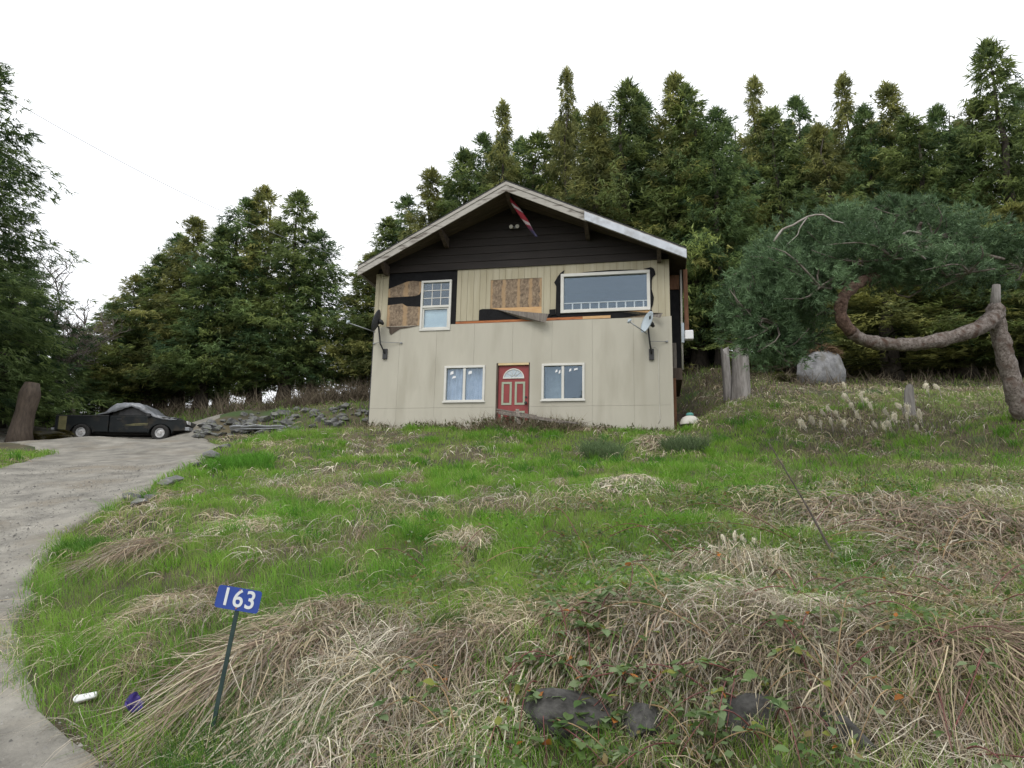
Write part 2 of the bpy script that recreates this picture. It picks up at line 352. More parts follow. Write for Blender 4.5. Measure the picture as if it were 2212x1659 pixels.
# driveway sheet
M['gravel'] = mat('gravel_drive', (.115, .108, .092), (.30, .282, .24), .95, 1.6, detail=15, bump=1., bscale=30, c3=(.19, .165, .125), s3=.7, lo=.32, hi=.68)
yy = np.arange(-3, 29.6, .2); nu = 60; rows = []
for y in yy:
    l, r = float(edge_x(DL, y)), float(edge_x(DR, y))
    l += .35*(float(fbm(y*.8, 3.1, 4))-.5); r += .55*(float(fbm(y*1.6, 7.7, 5))-.5)
    l -= .25; r += .25
    rows.append(np.c_[np.linspace(l, r, nu), np.full(nu, y)])
R = np.array(rows); zz = G(R[..., 0], R[..., 1]) + .012 + .018*fbm(R[..., 0]*3, R[..., 1]*3, 6, 3)+.012*fbm(R[..., 0]*11, R[..., 1]*11, 2, 2)
u_ = np.linspace(-1, 1, nu); zz -= .05*(np.exp(-((u_-.45)/.16)**2)+np.exp(-((u_+.35)/.16)**2))*.6
zz[:, 0] -= .08; zz[:, -1] -= .08
di = np.arange(len(yy)*nu).reshape(len(yy), nu)
dq = np.stack([di[:-1, :-1], di[:-1, 1:], di[1:, 1:], di[1:, :-1]], -1).reshape(-1, 4)
link('driveway', np_mesh('driveway', np.c_[R[..., 0].ravel(), R[..., 1].ravel(), zz.ravel()], dq, None, M['gravel'], smooth=True), kind='structure')

# loose gravel on the drive
n = 18000; d = 4+13*rng.random(n)**1.5; x = edge_x(DL, d)+(edge_x(DR, d)+.25-edge_x(DL, d))*rng.beta(1.2, 1.0, n); vis = x > -.8*d; x, d = x[vis], d[vis]; n = len(x)
s = rng.gamma(1.6, .0042, n)+.004; s = np.minimum(s, .03); oc = np.array([(1,0,0),(0,1,0),(-1,0,0),(0,-1,0),(0,0,.7),(0,0,-.7)])
V = np.c_[x, d, G(x, d)+.022][:, None]+oc[None]*s[:, None, None]*rng.uniform(.6, 1.3, (n, 6, 1)); a = rng.uniform(0, 6.283, n)
T = np.arange(n)[:, None, None]*6+np.array([(0,1,4),(1,2,4),(2,3,4),(3,0,4)])[None]
K = np.repeat(lerp((.09, .086, .078), (.34, .325, .29), rng.random(n)), 6, 0)
M['stone'] = mat_leaf('gravel_stones', 0., .95)
link('gravel', np_mesh('gravel', V.reshape(-1, 3), None, T.reshape(-1, 3), M['stone'], K), label='loose gravel stones scattered on the drive', cat='gravel', kind='stuff')

# ------------------------------------------------------------------ house
house = empty('house', (HX, HY, HZ), -HYAW, label='run-down two-storey beige house with dark brown gable and stripped upper siding', cat='house')
def cut(rect, holes):               # rectangle minus rectangles -> list of rectangles
    out = [rect]
    for h in holes:
        nxt = []
        for (a, b, c, d) in out:
            x0, x1, z0, z1 = max(a, h[0]), min(b, h[1]), max(c, h[2]), min(d, h[3])
            if x0 >= x1 or z0 >= z1: nxt.append((a, b, c, d)); continue
            if a < x0: nxt.append((a, x0, c, d))
            if x1 < b: nxt.append((x1, b, c, d))
            if c < z0: nxt.append((x0, x1, c, z0))
            if z1 < d: nxt.append((x0, x1, z1, d))
        out = nxt
    return [r for r in out if r[1]-r[0] > .004 and r[3]-r[2] > .004]
WIN = {'upper': (1.50, 2.49, 2.925, 4.565), 'picture': (5.92, 8.575, 3.33, 4.57), 'low_left': (2.365, 3.643, .658, 1.787), 'low_right': (5.369, 6.647, .658, 1.787)}
DOOR = (3.99, 5.01, -.45, 1.84)
holes = [tuple(w) for w in WIN.values()] + [DOOR]
VB = -.75
mb = MB()
for a, b, c, d in cut((0.02, HW-.02, VB, 4.9), holes): mb.box(a, b, .032, .15, c, d)
mb.build('front_wall', M['sheath_mid'], house)
# gable core
RID, RV, EL, ER, EV = 4.45, 7.03, -.45, 9.62, 4.95
def rtop(u): return RV - (RID-u)*(RV-EV)/(RID-EL) if u < RID else RV - (u-RID)*(RV-EV)/(ER-RID)
def front(u): f = (u-EL)/(RID-EL) if u < RID else (ER-u)/(ER-RID); return -(.5 + .85*f)
MB().fprism([(0.02, 4.9), (HW-.02, 4.9), (HW-.02, rtop(HW)-.13), (RID, RV-.13), (0.02, rtop(0)-.13)], .035, .15).build('gable_wall', M['lap'], house)
# side and back walls
mb = MB(); mb.box(.02, .14, .15, 8.2, VB, rtop(0)-.14); mb.build('side_wall', M['siding'], house)
mb = MB(); mb.box(HW-.14, HW-.02, .15, 8.2, VB, rtop(HW)-.14); mb.build('side_wall', M['tar'], house)
MB().fprism([(0.02, VB), (HW-.02, VB), (HW-.02, rtop(HW)-.13), (RID, RV-.13), (0.02, rtop(0)-.13)], 8.2, 8.32).build('back_wall', M['siding'], house)
mb = MB(); mb.box(.15, HW-.15, .16, 8.19, 2.55, 2.7); mb.build('upper_floor', M['interior'], house)
mb = MB(); mb.box(.15, HW-.15, 2.9, 3.0, VB, 4.9); mb.build('partition', M['interior'], house)
# lower siding panels, two courses
edges = [0] + [.87 + 1.2*k for k in range(7)] + [HW]
for i in range(8):
    for lo, hi in ((VB, .497), (.502, 3.115)):
        mb = MB(); off = random.uniform(0, .004)
        for a, b, c, d in cut((edges[i]+.002, edges[i+1]-.002, lo, hi), [(w[0]-.002, w[1]+.002, w[2]-.002, w[3]+.002) for w in holes]): mb.box(a, b, off, .030, c, d)
        mb.build('siding_panel', M['siding'], house)
# upper siding: narrow vertical boards, left out where they were torn off
op_up = [(.39, 2.66, 3.0, 4.95), (3.735, 5.34, 3.25, 4.495), (3.39, 3.74, 3.1, 3.54), (5.34, 8.62, 3.1, 3.335), (5.91, 8.585, 3.3, 4.575), (2.66, 7.42, 3.0, 3.205)]
u = 0.0
while u < HW-.05:
    u1 = min(u+.2, HW); mb = MB(); off = .008+random.uniform(0, .003)
    rs = cut((u+.004, u1-.004, 3.12, 4.885), op_up)
    for a, b, c, d in rs: mb.box(a, b, off, .031, c, d)
    if rs: mb.build('siding_board', M['siding_up'], house)
    u = u1
mb = MB(); mb.box(-.03, .085, -.012, -.001, 3.12, 4.87); mb.build('corner_board', M['siding_up'], house)
mb = MB(); mb.box(-.025, .0, -.004, .12, VB, 3.115); mb.build('corner_board', M['metal_black'], house)
mb = MB(); mb.box(HW-.05, HW+.03, -.014, .1, VB, 3.12); mb.build('corner_board', M['siding'], house)
# sheathing, tar paper and loose pieces
def patch(name, pts, m, y0=.024, y1=.0315, **k): return MB().fprism(pts, y0, y1).build(name, M[m], house, **k)
patch('sheathing_board', [(.39, 4.36), (.75, 4.49), (1.0, 4.58), (1.19, 4.6), (1.5, 4.55), (1.5, 4.26), (1.43, 4.14), (1.31, 4.09), (.53, 4.08), (.39, 4.085)], 'sheath_left', .021, .0239)
patch('sheathing_board', [(.39, 3.82), (.88, 3.86), (1.03, 3.765), (1.5, 3.725), (1.5, 3.1), (1.17, 3.08), (.39, 3.09)], 'sheath_left', .021, .0239)
patch('sheathing_board', [(3.735, 4.495), (5.34, 4.495), (5.34, 3.58), (3.735, 3.59)], 'sheath_mid', .022, .0315)
mb = MB()
for a, b, c, d in cut((.385, 2.66, 3.11, 4.89), [WIN['upper']]): mb.box(a, b, .026, .0315, c, d)
mb.build('tar_paper', M['tar'], house)
patch('torn_wood', [(3.735, 3.585), (5.34, 3.575), (5.345, 3.3), (5.1, 3.32), (4.2, 3.5)], 'tan_wood', .016, .0215)
patch('tar_paper', [(3.39, 3.5), (3.42, 3.55), (3.5, 3.57), (3.75, 3.56), (4.23, 3.47), (5.52, 3.28), (5.5, 3.19), (3.39, 3.205)], 'tar', .006, .015)
patch('tar_paper', [(5.40, 3.338), (8.62, 3.338), (8.56, 3.22), (7.72, 3.13), (5.40, 3.13)], 'tar', .012, .0315)
patch('rim_board', [(2.66, 3.185), (6.58, 3.205), (6.58, 3.125), (2.66, 3.117)], 'orange_wood', -.004, .0115)
patch('rim_board', [(6.585, 3.207), (7.41, 3.213), (7.41, 3.128), (6.585, 3.125)], 'tan_wood', -.006, .0115)
patch('torn_wood', [(7.85, 3.335), (8.56, 3.335), (8.56, 3.24), (8.2, 3.29)], 'tan_wood', .006, .0119)
patch('tar_paper', [(6.03, 4.69), (6.0, 4.58), (5.915, 4.57), (5.915, 3.33), (5.88, 3.21), (5.77, 3.29), (5.785, 4.19), (5.72, 4.31), (5.76, 4.38), (5.82, 4.49), (5.91, 4.61)], 'tar', -.012, .0075)
patch('tar_paper', [(5.58, 3.46), (5.765, 3.47), (5.765, 3.3), (5.63, 3.27), (5.59, 3.26)], 'tar', -.016, .0)
patch('tar_paper', [(6.5, 4.575), (6.7, 4.6), (7.4, 4.625), (8.05, 4.605), (8.3, 4.575)], 'tar', -.010, .0075)
patch('tar_paper', [(8.4, 4.61), (8.61, 4.65), (8.69, 4.6), (8.72, 4.52), (8.74, 4.42), (8.66, 4.34), (8.63, 4.25), (8.62, 3.96), (8.68, 3.71), (8.65, 3.49), (8.58, 3.35), (8.582, 4.575)], 'tar', -.014, .0075)
patch('tar_paper', [(.40, 3.10), (1.17, 3.095), (1.49, 3.11), (1.12, 3.05), (.86, 3.02), (.71, 2.93), (.57, 2.84), (.52, 2.9), (.50, 3.05)], 'dark_wood', -.018, -.006)
# peeled siding planks hanging from one end
def plank(pts, y0, y1, th, m):
    a, b, c, d = pts
    MB().hexa([(a[0], y0, a[1]), (d[0], y0, d[1]), (c[0], y1, c[1]), (b[0], y1, b[1])][0:4] + [(a[0], y0-th, a[1]), (d[0], y0-th, d[1]), (c[0], y1-th, c[1]), (b[0], y1-th, b[1])]).build('loose_plank', M[m], house)
plank([(3.95, 3.53), (5.59, 3.26), (5.5, 2.985), (4.75, 3.19)], -.01, -.22, .015, 'grey_wood')
plank([(7.7, 3.31), (8.92, 3.165), (8.85, 3.03), (8.45, 3.16)], -.01, -.18, .012, 'grey_wood')
# gable lap boards
v = 4.875; k = 0
while v < RV-.2:
    v2 = min(v+.25, RV-.16)
    def ul(vv): return max(0.0, RID-(RV-.125-vv)*(RID-EL)/(RV-EV))
    def ur(vv): return min(HW, RID+(RV-.125-vv)*(ER-RID)/(RV-EV))
    a, b, c, d = ul(v), ur(v), ul(v2), ur(v2)
    if b-a > .2:
        yb = -.02 if k else -.035
        MB().hexa([(a, yb, v), (b, yb, v), (b, .034, v), (a, .034, v), (c, .006, v2+.012), (d, .006, v2+.012), (d, .034, v2+.012), (c, .034, v2+.012)]).build('lap_board', M['lap'], house)
    v += .25; k += 1
# roof slopes, fascia, soffit
def rp(u, dv, y): return (u, y, rtop(u)+dv)
for s, (e) in ((0, EL), (1, ER)):
    p0, p1 = (e, RID) if s == 0 else (RID, e)
    f0, f1 = front(p0), front(p1)
    roof = MB().hexa([rp(p0, -.12, f0), rp(p1, -.12, f1), rp(p1, -.12, 8.9), rp(p0, -.12, 8.9), rp(p0, 0, f0), rp(p1, 0, f1), rp(p1, 0, 8.9), rp(p0, 0, 8.9)]).build('roof', M['soffit'], house)
    MB().hexa([rp(p0, .003, f0-.06), rp(p1, .003, f1-.06), rp(p1, .003, 8.95), rp(p0, .003, 8.95), rp(p0, .04, f0-.06), rp(p1, .04, f1-.06), rp(p1, .04, 8.95), rp(p0, .04, 8.95)]).build('shingles', M['shingle'], roof)
    def band(name, a, b, d0, d1, t0, t1, m):
        MB().hexa([rp(a, d0, front(a)-t0), rp(b, d0, front(b)-t0), rp(b, d0, front(b)-t1), rp(a, d0, front(a)-t1), rp(a, d1, front(a)-t0), rp(b, d1, front(b)-t0), rp(b, d1, front(b)-t1), rp(a, d1, front(a)-t1)][::1]).build(name, M[m], roof)
    if s == 0:
        band('barge_trim', p0, p1, -.10, 0.0, .055, .0, 'fascia'); band('fascia_board', p0, p1, -.30, -.103, .035, .0, 'fascia')
    else:
        um = RID + (ER-RID)*.45
        band('barge_trim', p0, p1, -.10, 0.0, .055, .0, 'fascia'); band('fascia_board', p0, um, -.30, -.103, .035, .0, 'fascia')
        band('fascia_board', um-.04, p1, -.285, -.03, .075, .056, 'fascia_new'); band('fascia_board', um+.003, p1, -.29, -.103, .033, .0, 'fascia')
    for j in range(7):              # soffit planks between wall and fascia
        t0, t1 = j/7+.006, (j+1)/7-.006
        def q(u, t, dv): return rp(u, dv, front(u)*t + (-.04)*(1-t))
        MB().hexa([q(p0, t1, -.135-.003*(j % 2)), q(p1, t1, -.135-.003*(j % 2)), q(p1, t0, -.135-.003*(j % 2)), q(p0, t0, -.135-.003*(j % 2)), q(p0, t1, -.121), q(p1, t1, -.121), q(p1, t0, -.121), q(p0, t0, -.121)]).build('soffit_board', M['soffit'], house)
    eg = (e-.02, e) if s == 0 else (e, e+.02)
    MB().box(*eg, front(e)+.0, 8.9, EV-.2, EV-.003).build('eave_board', M['fascia'] if s == 0 else M['dark_wood'], roof)
for u in (.35, 2.3, 4.45, 6.75, 8.85):   # outlooker beams under the overhang
    f = front(u)*.93; t = rtop(u)-.145
    if u == 4.45: pts = [(f, t-.03), (f, t-.12), (f+.3, t-.26), (-.03, t-.26), (-.03, t-.03)]
    else: pts = [(f, t-.05), (f, t-.12), (-.2, t-.36), (-.03, t-.36), (-.03, t-.05)]
    mb = MB(); n = len(pts)
    vs = [(u-.06, a, b) for a, b in pts] + [(u+.06, a, b) for a, b in pts]
    mb.add(vs, [tuple(range(n))[::-1], tuple(range(n, 2*n))] + [(i, (i+1) % n, (i+1) % n+n, i+n) for i in range(n)])
    mb.build('outlooker_beam', M['dark_wood'], house)
# twin floodlight on gable
fl = MB(); fl.box(4.42, 4.54, -.05, -.012, 6.13, 6.2); fl = fl.build('floodlight', M['metal_grey'], house)
for du in (-.09, .09):
    MB().tube([(4.48+du*.5, -.05, 6.15), (4.48+du, -.11, 6.15), (4.48+du*1.1, -.2, 6.13)], [.03, .045, .062], 10).build('lamp', M['pipe'], fl)

def frame_mesh(r, w, y0, y1):
    a, b, c, d = r; mb = MB()
    mb.box(a, b, y0, y1, c, c+w); mb.box(a, b, y0, y1, d-w, d); mb.box(a, a+w, y0, y1, c+w, d-w); mb.box(b-w, b, y0, y1, c+w, d-w); return mb
def window(r, w=.06, label=None):
    g = empty('window', (0, 0, 0)); g.parent = house
    if label: g['label'] = label
    frame_mesh(r, w, -.03, .11).build('frame', M['vinyl'], g, bevel=.006)
    return g
def pane(g, a, b, c, d, y, m='glass'): MB().box(a, b, y, y+.006, c, d).build('pane', M[m], g)
# upper left sash window with a three by three grid above a frosted sash
r = WIN['upper']; g = window(r, .07, 'narrow sash window with nine-light grid and white lower sash')
a, b, c, d = r[0]+.07, r[1]-.07, r[2]+.07, r[3]-.07; mid = 3.71
MB().box(a, b, -.02, .07, mid-.035, mid+.035).build('meeting_rail', M['vinyl'], g)
pane(g, a, b, mid+.035, d, .03); pane(g, a+.05, b-.05, c+.05, mid-.035, .045)
frame_mesh((a, b, c, mid-.035), .05, .01, .06).build('sash', M['vinyl'], g)
for k in (1, 2): MB().box(a+(b-a)*k/3-.012, a+(b-a)*k/3+.012, .02, .0295, mid+.035, d).build('muntin', M['vinyl'], g)
for k in (1, 2): MB().box(a, b, .016, .0195, mid+.035+(d-mid-.035)*k/3-.012, mid+.035+(d-mid-.035)*k/3+.012).build('muntin', M['vinyl'], g)
MB().box(a, b, .08, .09, c, mid).build('blind', M['blind'], g)
# picture window with a row of small lights along its foot
r = WIN['picture']; g = window(r, .095, 'wide picture window with a row of small lights along its foot')
a, b, c, d = r[0]+.095, r[1]-.095, r[2]+.11, r[3]-.085
MB().box(r[0]+.095, r[1]-.095, .0, .1, r[2]+.095, c).build('inner_sill', M['vinyl'], g)
pane(g, a, b, c, d, .05, 'glass_dark')
MB().box(a, b, .03, .049, c+.19, c+.218).build('muntin', M['dish'], g)
for k in range(1, 10):
    x = a+(b-a)*(k/9.4+.0)
    if x < b-.05: MB().box(x-.02, x+.02, .036, .048, c, c+.189).build('muntin', M['dish'], g)
# two lower sliding windows
for nm, cur in (('low_left', True), ('low_right', False)):
    r = WIN[nm]; g = window(r, .07, 'lower sliding window with pale curtain, left of the red door' if cur else 'lower sliding window with dark panes, right of the red door')
    a, b, c, d = r[0]+.07, r[1]-.07, r[2]+.07, r[3]-.07; m = (a+b)/2
    MB().box(r[0]-.03, r[1]+.02, -.045, -.031, r[2]-.01, r[2]+.03).build('sill', M['vinyl'], g)
    MB().box(m-.045, m+.03, -.01, .07, c, d).build('mullion', M['vinyl'], g)
    pane(g, a, m-.045, c, d, .05, 'glass' if cur else 'glass_dark'); pane(g, m+.03, b, c, d, .035, 'glass' if cur else 'glass_dark')
    for (x, z, w, h) in (((a+.1, d-.2, .11, .12), (a+.17, d-.32, .12, .09), (m+.1, d-.2, .12, .12)) if cur else ((m-.24, d-.2, .07, .1), (m-.14, d-.24, .06, .12), (m+.17, d-.18, .07, .1), (b-.26, d-.15, .12, .08))):
        MB().fprism([(x, z), (x+w, z+.03), (x+w*.96, z+h), (x+.02, z+h-.02)], .028, .0335).build('sticker', M['white'], g)
    if cur:
        V = []; F = []
        n = 40
        for i in range(n+1):
            x = a+(b-a)*i/n; y = .14+.03*math.sin(i*1.1)+.02*math.sin(i*.43)
            V += [(x, y, c), (x, y, d)]
        for i in range(n): F.append((2*i, 2*i+2, 2*i+3, 2*i+1))
        mb = MB(); mb.add(V, F, True); mb.build('curtain', M['curtain'], g)
    else:
        MB().box(a, m-.1, .35, .37, c-.2, d+.1).build('blind', M['metal_grey'], g)
# front door
dr = empty('door', (0, 0, 0)); dr.parent = house; dr['label'] = 'red front door with fan light and pale green panel mouldings'
mb = MB(); mb.box(3.992, 4.04, .005, .14, -.45, 1.838); mb.box(4.98, 5.008, .005, .14, -.45, 1.838); mb.build('jamb', M['dark_wood'], dr)
MB().box(4.04, 4.98, .002, .14, 1.775, 1.838).build('lintel', M['pale_wood'], dr)
sl = [(4.045, -.4), (4.975, -.4), (4.975, 1.765), (4.045, 1.765)]
MB().fprism(sl, .07, .115).build('slab', M['door'], dr)
def ring(pts_o, pts_i, y0, y1):
    n = len(pts_o); mb = MB()
    for i in range(n):
        j = (i+1) % n
        mb.hexa([(pts_o[i][0], y0, pts_o[i][1]), (pts_o[j][0], y0, pts_o[j][1]), (pts_i[j][0], y0, pts_i[j][1]), (pts_i[i][0], y0, pts_i[i][1]),
                 (pts_o[i][0], y1, pts_o[i][1]), (pts_o[j][0], y1, pts_o[j][1]), (pts_i[j][0], y1, pts_i[j][1]), (pts_i[i][0], y1, pts_i[i][1])])
    return mb
for x0, x1, z0, z1 in ((4.15, 4.46, .57, 1.27), (4.555, 4.865, .57, 1.27), (4.15, 4.46, -.16, .385), (4.555, 4.865, -.16, .385)):
    w = .062
    pn = ring([(x0, z0), (x1, z0), (x1, z1), (x0, z1)], [(x0+w, z0+w), (x1-w, z0+w), (x1-w, z1-w), (x0+w, z1-w)], .056, .072).build('panel_moulding', M['door_trim'], dr)
    MB().box(x0+w+.02, x1-w-.02, .060, .071, z0+w+.02, z1-w-.02).build('raised_panel', M['door'], pn)
cx, cz = 4.51, 1.37
arc = [(cx+.325*math.cos(t), cz+.31*math.sin(t)) for t in np.linspace(0, math.pi, 17)]
arci = [(cx+.285*math.cos(t), cz+.035+.24*math.sin(t)) for t in np.linspace(0, math.pi, 17)]
fan = ring(arc, arci, .045, .072).build('fan_light', M['vinyl'], dr)
MB().fprism(arci, .062, .069).build('pane', M['dish'], fan)
for t in (.22, .4, .6, .78):
    a_ = math.pi*t; p = [(cx+.07*math.cos(a_), cz+.04+.06*math.sin(a_)), (cx+.28*math.cos(a_), cz+.035+.235*math.sin(a_))]
    MB().tube([(p[0][0], .056, p[0][1]), (p[1][0], .056, p[1][1])], .007, 5).build('muntin', M['vinyl'], fan)
MB().tube([(cx+.07*math.cos(t), .056, cz+.04+.06*math.sin(t)) for t in np.linspace(0, math.pi, 9)], .008, 5).build('muntin', M['vinyl'], fan)
MB().tube([(4.9, .07, .62), (4.9, .03, .62), (4.9, -.0, .62), (4.9, -.02, .62)], [.03, .03, .045, .03], 10).build('knob', M['metal_black'], dr)
MB().tube([(4.9, .07, .80), (4.9, .035, .80)], [.03, .028], 10).build('deadbolt', M['metal_black'], dr)

# right side: projecting bay clad in tar paper, posts, conduit and meter
bay = MB(); bay.box(HW-.02, HW+.30, .75, 3.4, 1.55, 4.45); bay = bay.build('side_bay', M['tar'], house)
MB().box(HW+.0, HW+.30, .70, .749, 4.17, 4.62).build('header', M['brown_wood'], bay)
MB().box(HW+.02, HW+.32, .6, 3.4, 1.35, 1.7).build('sill_beam', M['dark_wood'], bay)
MB().box(HW+.005, HW+.17, .72, .748, 1.72, 2.5).build('cladding_strip', M['grey_wood'], bay)
MB().box(HW+.02, HW+.12, .3, .42, VB, 1.34).build('corner_post', M['brown_wood'], house)
MB().tube([(HW+.355, .62, 4.75), (HW+.33, .62, 1.65)], .032, 10).build('conduit', M['pipe'], house)
MB().box(HW+.42, HW+.54, .5, .62, 2.83, 4.72).build('hanging_post', M['brown_wood'], house)
mt = MB(); mt.box(HW+.32, HW+.40, .5, .588, 2.45, 3.05); mt = mt.build('meter_box', M['dish'], house)
MB().box(HW+.41, HW+.66, .40, .62, 2.52, 2.80).build('meter', M['white'], mt, bevel=.03)
MB().tube([(8.6, -.012, 2.2), (8.7, -.014, 2.22), (8.78, -.012, 2.1), (8.77, -.012, 1.2), (8.775, -.012, .34), (8.79, -.012, .1), (8.74, -.02, -.02)], .009, 5).build('coax_cable', M['pipe'], house)

# ------------------------------------------------------------------ satellite dishes (fixed to the facade)
def dish(mount, centre, aim, rx, rz, m_face, m_back, lnb, braces, label):
    # mount, centre, lnb and braces in house coordinates (u, y, v)
    base = H(*mount); root = empty('satellite_dish', base, label=label, cat='satellite dish')
    def L(p): return Vector(H(*p)-base)
    MB().tube([L(mount), L((mount[0], mount[1]-.1, mount[2]+.04)), L((centre[0]+.04, mount[1]-.16, mount[2]+.3)), L((centre[0], centre[1]+.12, centre[2]-.12))], .026, 8).build('mast', M['metal_black'], root)
    mb = MB(); mb.box(-.07, .07, -.05, 0.01, -.16, .16); mb.build('foot_plate', M['metal_black'], root, rot=(0, 0, -HYAW))
    ax = (Vector(H(*aim))-Vector(H(0, 0, 0))).normalized()
    sx = Vector((0, 0, 1)).cross(ax).normalized(); sz = ax.cross(sx)
    c = L(centre); V = []; F = []; nr, na = 6, 28
    for side in (0, 1):
        for i in range(nr+1):
            rr = i/nr
            for j in range(na):
                t = 2*math.pi*j/na
                V.append(c + sx*rx*rr*math.cos(t) + sz*rz*rr*math.sin(t) + ax*(.10*rr*rr-.05-(.012 if side else 0)))
    o = (nr+1)*na
    for i in range(nr):
        for j in range(na):
            a_, b_, c_, d_ = i*na+j, i*na+(j+1) % na, (i+1)*na+(j+1) % na, (i+1)*na+j
            F.append((a_, b_, c_, d_)); F.append((o+d_, o+c_, o+b_, o+a_))
    for j in range(na):
        a_, b_ = nr*na+j, nr*na+(j+1) % na; F.append((a_, b_, o+b_, o+a_))
    mb = MB(); mb.add(V, F, True); rf = mb.build('reflector', M[m_face], root)
    MB().tube([c-ax*.06, c-ax*.14, c-ax*.2+Vector((0, 0, -.05))], [.09, .07, .04], 10).build('bracket', M['metal_black'], root)
    st = c - sz*rz*.98
    MB().tube([st-ax*.06, L(lnb)], .016, 6).build('feed_arm', M['metal_grey'], root)
    l = L(lnb); MB().tube([l+Vector((-.03, 0, -.04)), l+Vector((.0, 0, .03)), l+Vector((.05, .02, .06))], [.035, .045, .03], 8).build('feed_horn', M['dish'], root)
    for b_ in braces:
        MB().tube([L((centre[0]+.03, mount[1]-.14, mount[2]+.36)), L(b_)], .009, 5).build('brace', M['metal_grey'], root)
        e = L(b_); MB().box(e.x-.03, e.x+.03, e.y-.02, e.y+.012, e.z-.02, e.z+.02).build('brace_foot', M['metal_grey'], root)
    return root, rf, c, ax, sx, sz
R_ = dish((8.58, -.01, 1.98), (8.5, -.42, 2.83), (-.80, -.5, .30), .29, .34, 'dish', 'metal_grey', (7.98, -.75, 2.78), [(9.02, -.02, 2.36)], 'grey satellite dish on mast at the right end of the facade')
# dark maker's mark printed on the dish face, built as small raised strokes
_, rf, c, ax, sx, sz = R_
mk = MB()
for dx, dz, w, h in ((-.03, .17, .012, .05), (.02, .17, .014, .05), (-.005, .195, .03, .012), (-.005, .165, .02, .01), (.035, .145, .012, .022)):
    q = c + sx*dx + sz*dz + ax*(-.02); 
    mk.hexa([q+sx*w*-1+sz*-h+ax*-.012, q+sx*w+sz*-h+ax*-.012, q+sx*w+sz*h+ax*.008, q-sx*w+sz*h+ax*.008, q-sx*w-sz*h+ax*-.002, q+sx*w-sz*h+ax*-.002, q+sx*w+sz*h+ax*.02, q-sx*w+sz*h+ax*.02])
mk.build('printed_mark', M['metal_black'], R_[0])
dish((.42, -.01, 2.22), (.26, -.42, 3.18), (-.95, -.12, .28), .30, .36, 'dish_dark', 'metal_black', (-.62, -.62, 3.1), [(.93, -.02, 2.56), (.03, -.02, 2.57)], 'dark satellite dish seen edge-on at the left end of the facade')

# ------------------------------------------------------------------ furled flag under the ridge
def mat_flag():
    m, t, b, o = mat_new('flag_cloth'); nd = t.nodes; lk = t.links; b.inputs['Roughness'].default_value = .85
    co = nd.new('ShaderNodeTexCoord'); mp = nd.new('ShaderNodeMapping'); mp.inputs['Rotation'].default_value = (0, 1.05, 0)
    lk.new(co.outputs['Object'], mp.inputs['Vector'])
    sp = nd.new('ShaderNodeSeparateXYZ'); lk.new(mp.outputs[0], sp.inputs[0])
    w = nd.new('ShaderNodeTexWave'); w.inputs['Scale'].default_value = 1.3; w.inputs['Distortion'].default_value = 2.5; lk.new(mp.outputs[0], w.inputs['Vector'])
    r = nd.new('ShaderNodeValToRGB'); r.color_ramp.elements[0].color = (.22, .010, .02, 1); r.color_ramp.elements[1].color = (.40, .34, .34, 1); r.color_ramp.elements[0].position = .72; r.color_ramp.elements[1].position = .86
    lk.new(w.outputs['Fac'], r.inputs['Fac'])
    z = nd.new('ShaderNodeSeparateXYZ'); lk.new(co.outputs['Object'], z.inputs[0])
    k = nd.new('ShaderNodeMapRange'); k.inputs['From Min'].default_value = -.95; k.inputs['From Max'].default_value = -.75; lk.new(z.outputs['Z'], k.inputs['Value'])
    x = nd.new('ShaderNodeMix'); x.data_type = 'RGBA'; lk.new(k.outputs[0], x.inputs['Factor']); x.inputs['A'].default_value = (.05, .045, .10, 1); lk.new(r.outputs['Color'], x.inputs['B'])
    lk.new(x.outputs['Result'], b.inputs['Base Color']); return m
M['flag'] = mat_flag()
fb = H(4.56, -.95, 6.62); fpts = [Vector(H(4.46, -1.0, 6.8)-fb)]
ctrl = [(4.49, -1.0, 6.72), (4.60, -.96, 6.50), (4.80, -.9, 6.22), (5.02, -.82, 5.92), (5.17, -.76, 5.66), (5.27, -.72, 5.52)]
fl = empty('furled_flag', fb, label='furled red and white flag hanging in a twist below the ridge', cat='flag')
V = []; F = []; nseg, nc = 26, 12
cp = np.array([H(*c_)-fb for c_ in ctrl])
for i in range(nseg+1):
    t = i/nseg*(len(cp)-1); k = min(int(t), len(cp)-2); f = t-k; p = cp[k]*(1-f)+cp[k+1]*f
    r0 = .02+.055*math.sin(min(1, i/nseg*1.15)*math.pi*.8+.2)*(1-.45*i/nseg)
    for j in range(nc):
        th = 2*math.pi*j/nc + i*.22; rr = r0*(1+.4*math.sin(3*th+.3*i))
        V.append((p[0]+rr*math.cos(th), p[1]+rr*math.sin(th), p[2]+.3*rr*math.sin(th+1)))
for i in range(nseg):
    for j in range(nc): F.append((i*nc+j, i*nc+(j+1) % nc, (i+1)*nc+(j+1) % nc, (i+1)*nc+j))
mb = MB(); mb.add(V, F, True); mb.build('cloth', M['flag'], fl)
MB().tube([cp[0]+np.array([-.01, 0, .1]), cp[0]], .012, 6).build('hook', M['metal_black'], fl)

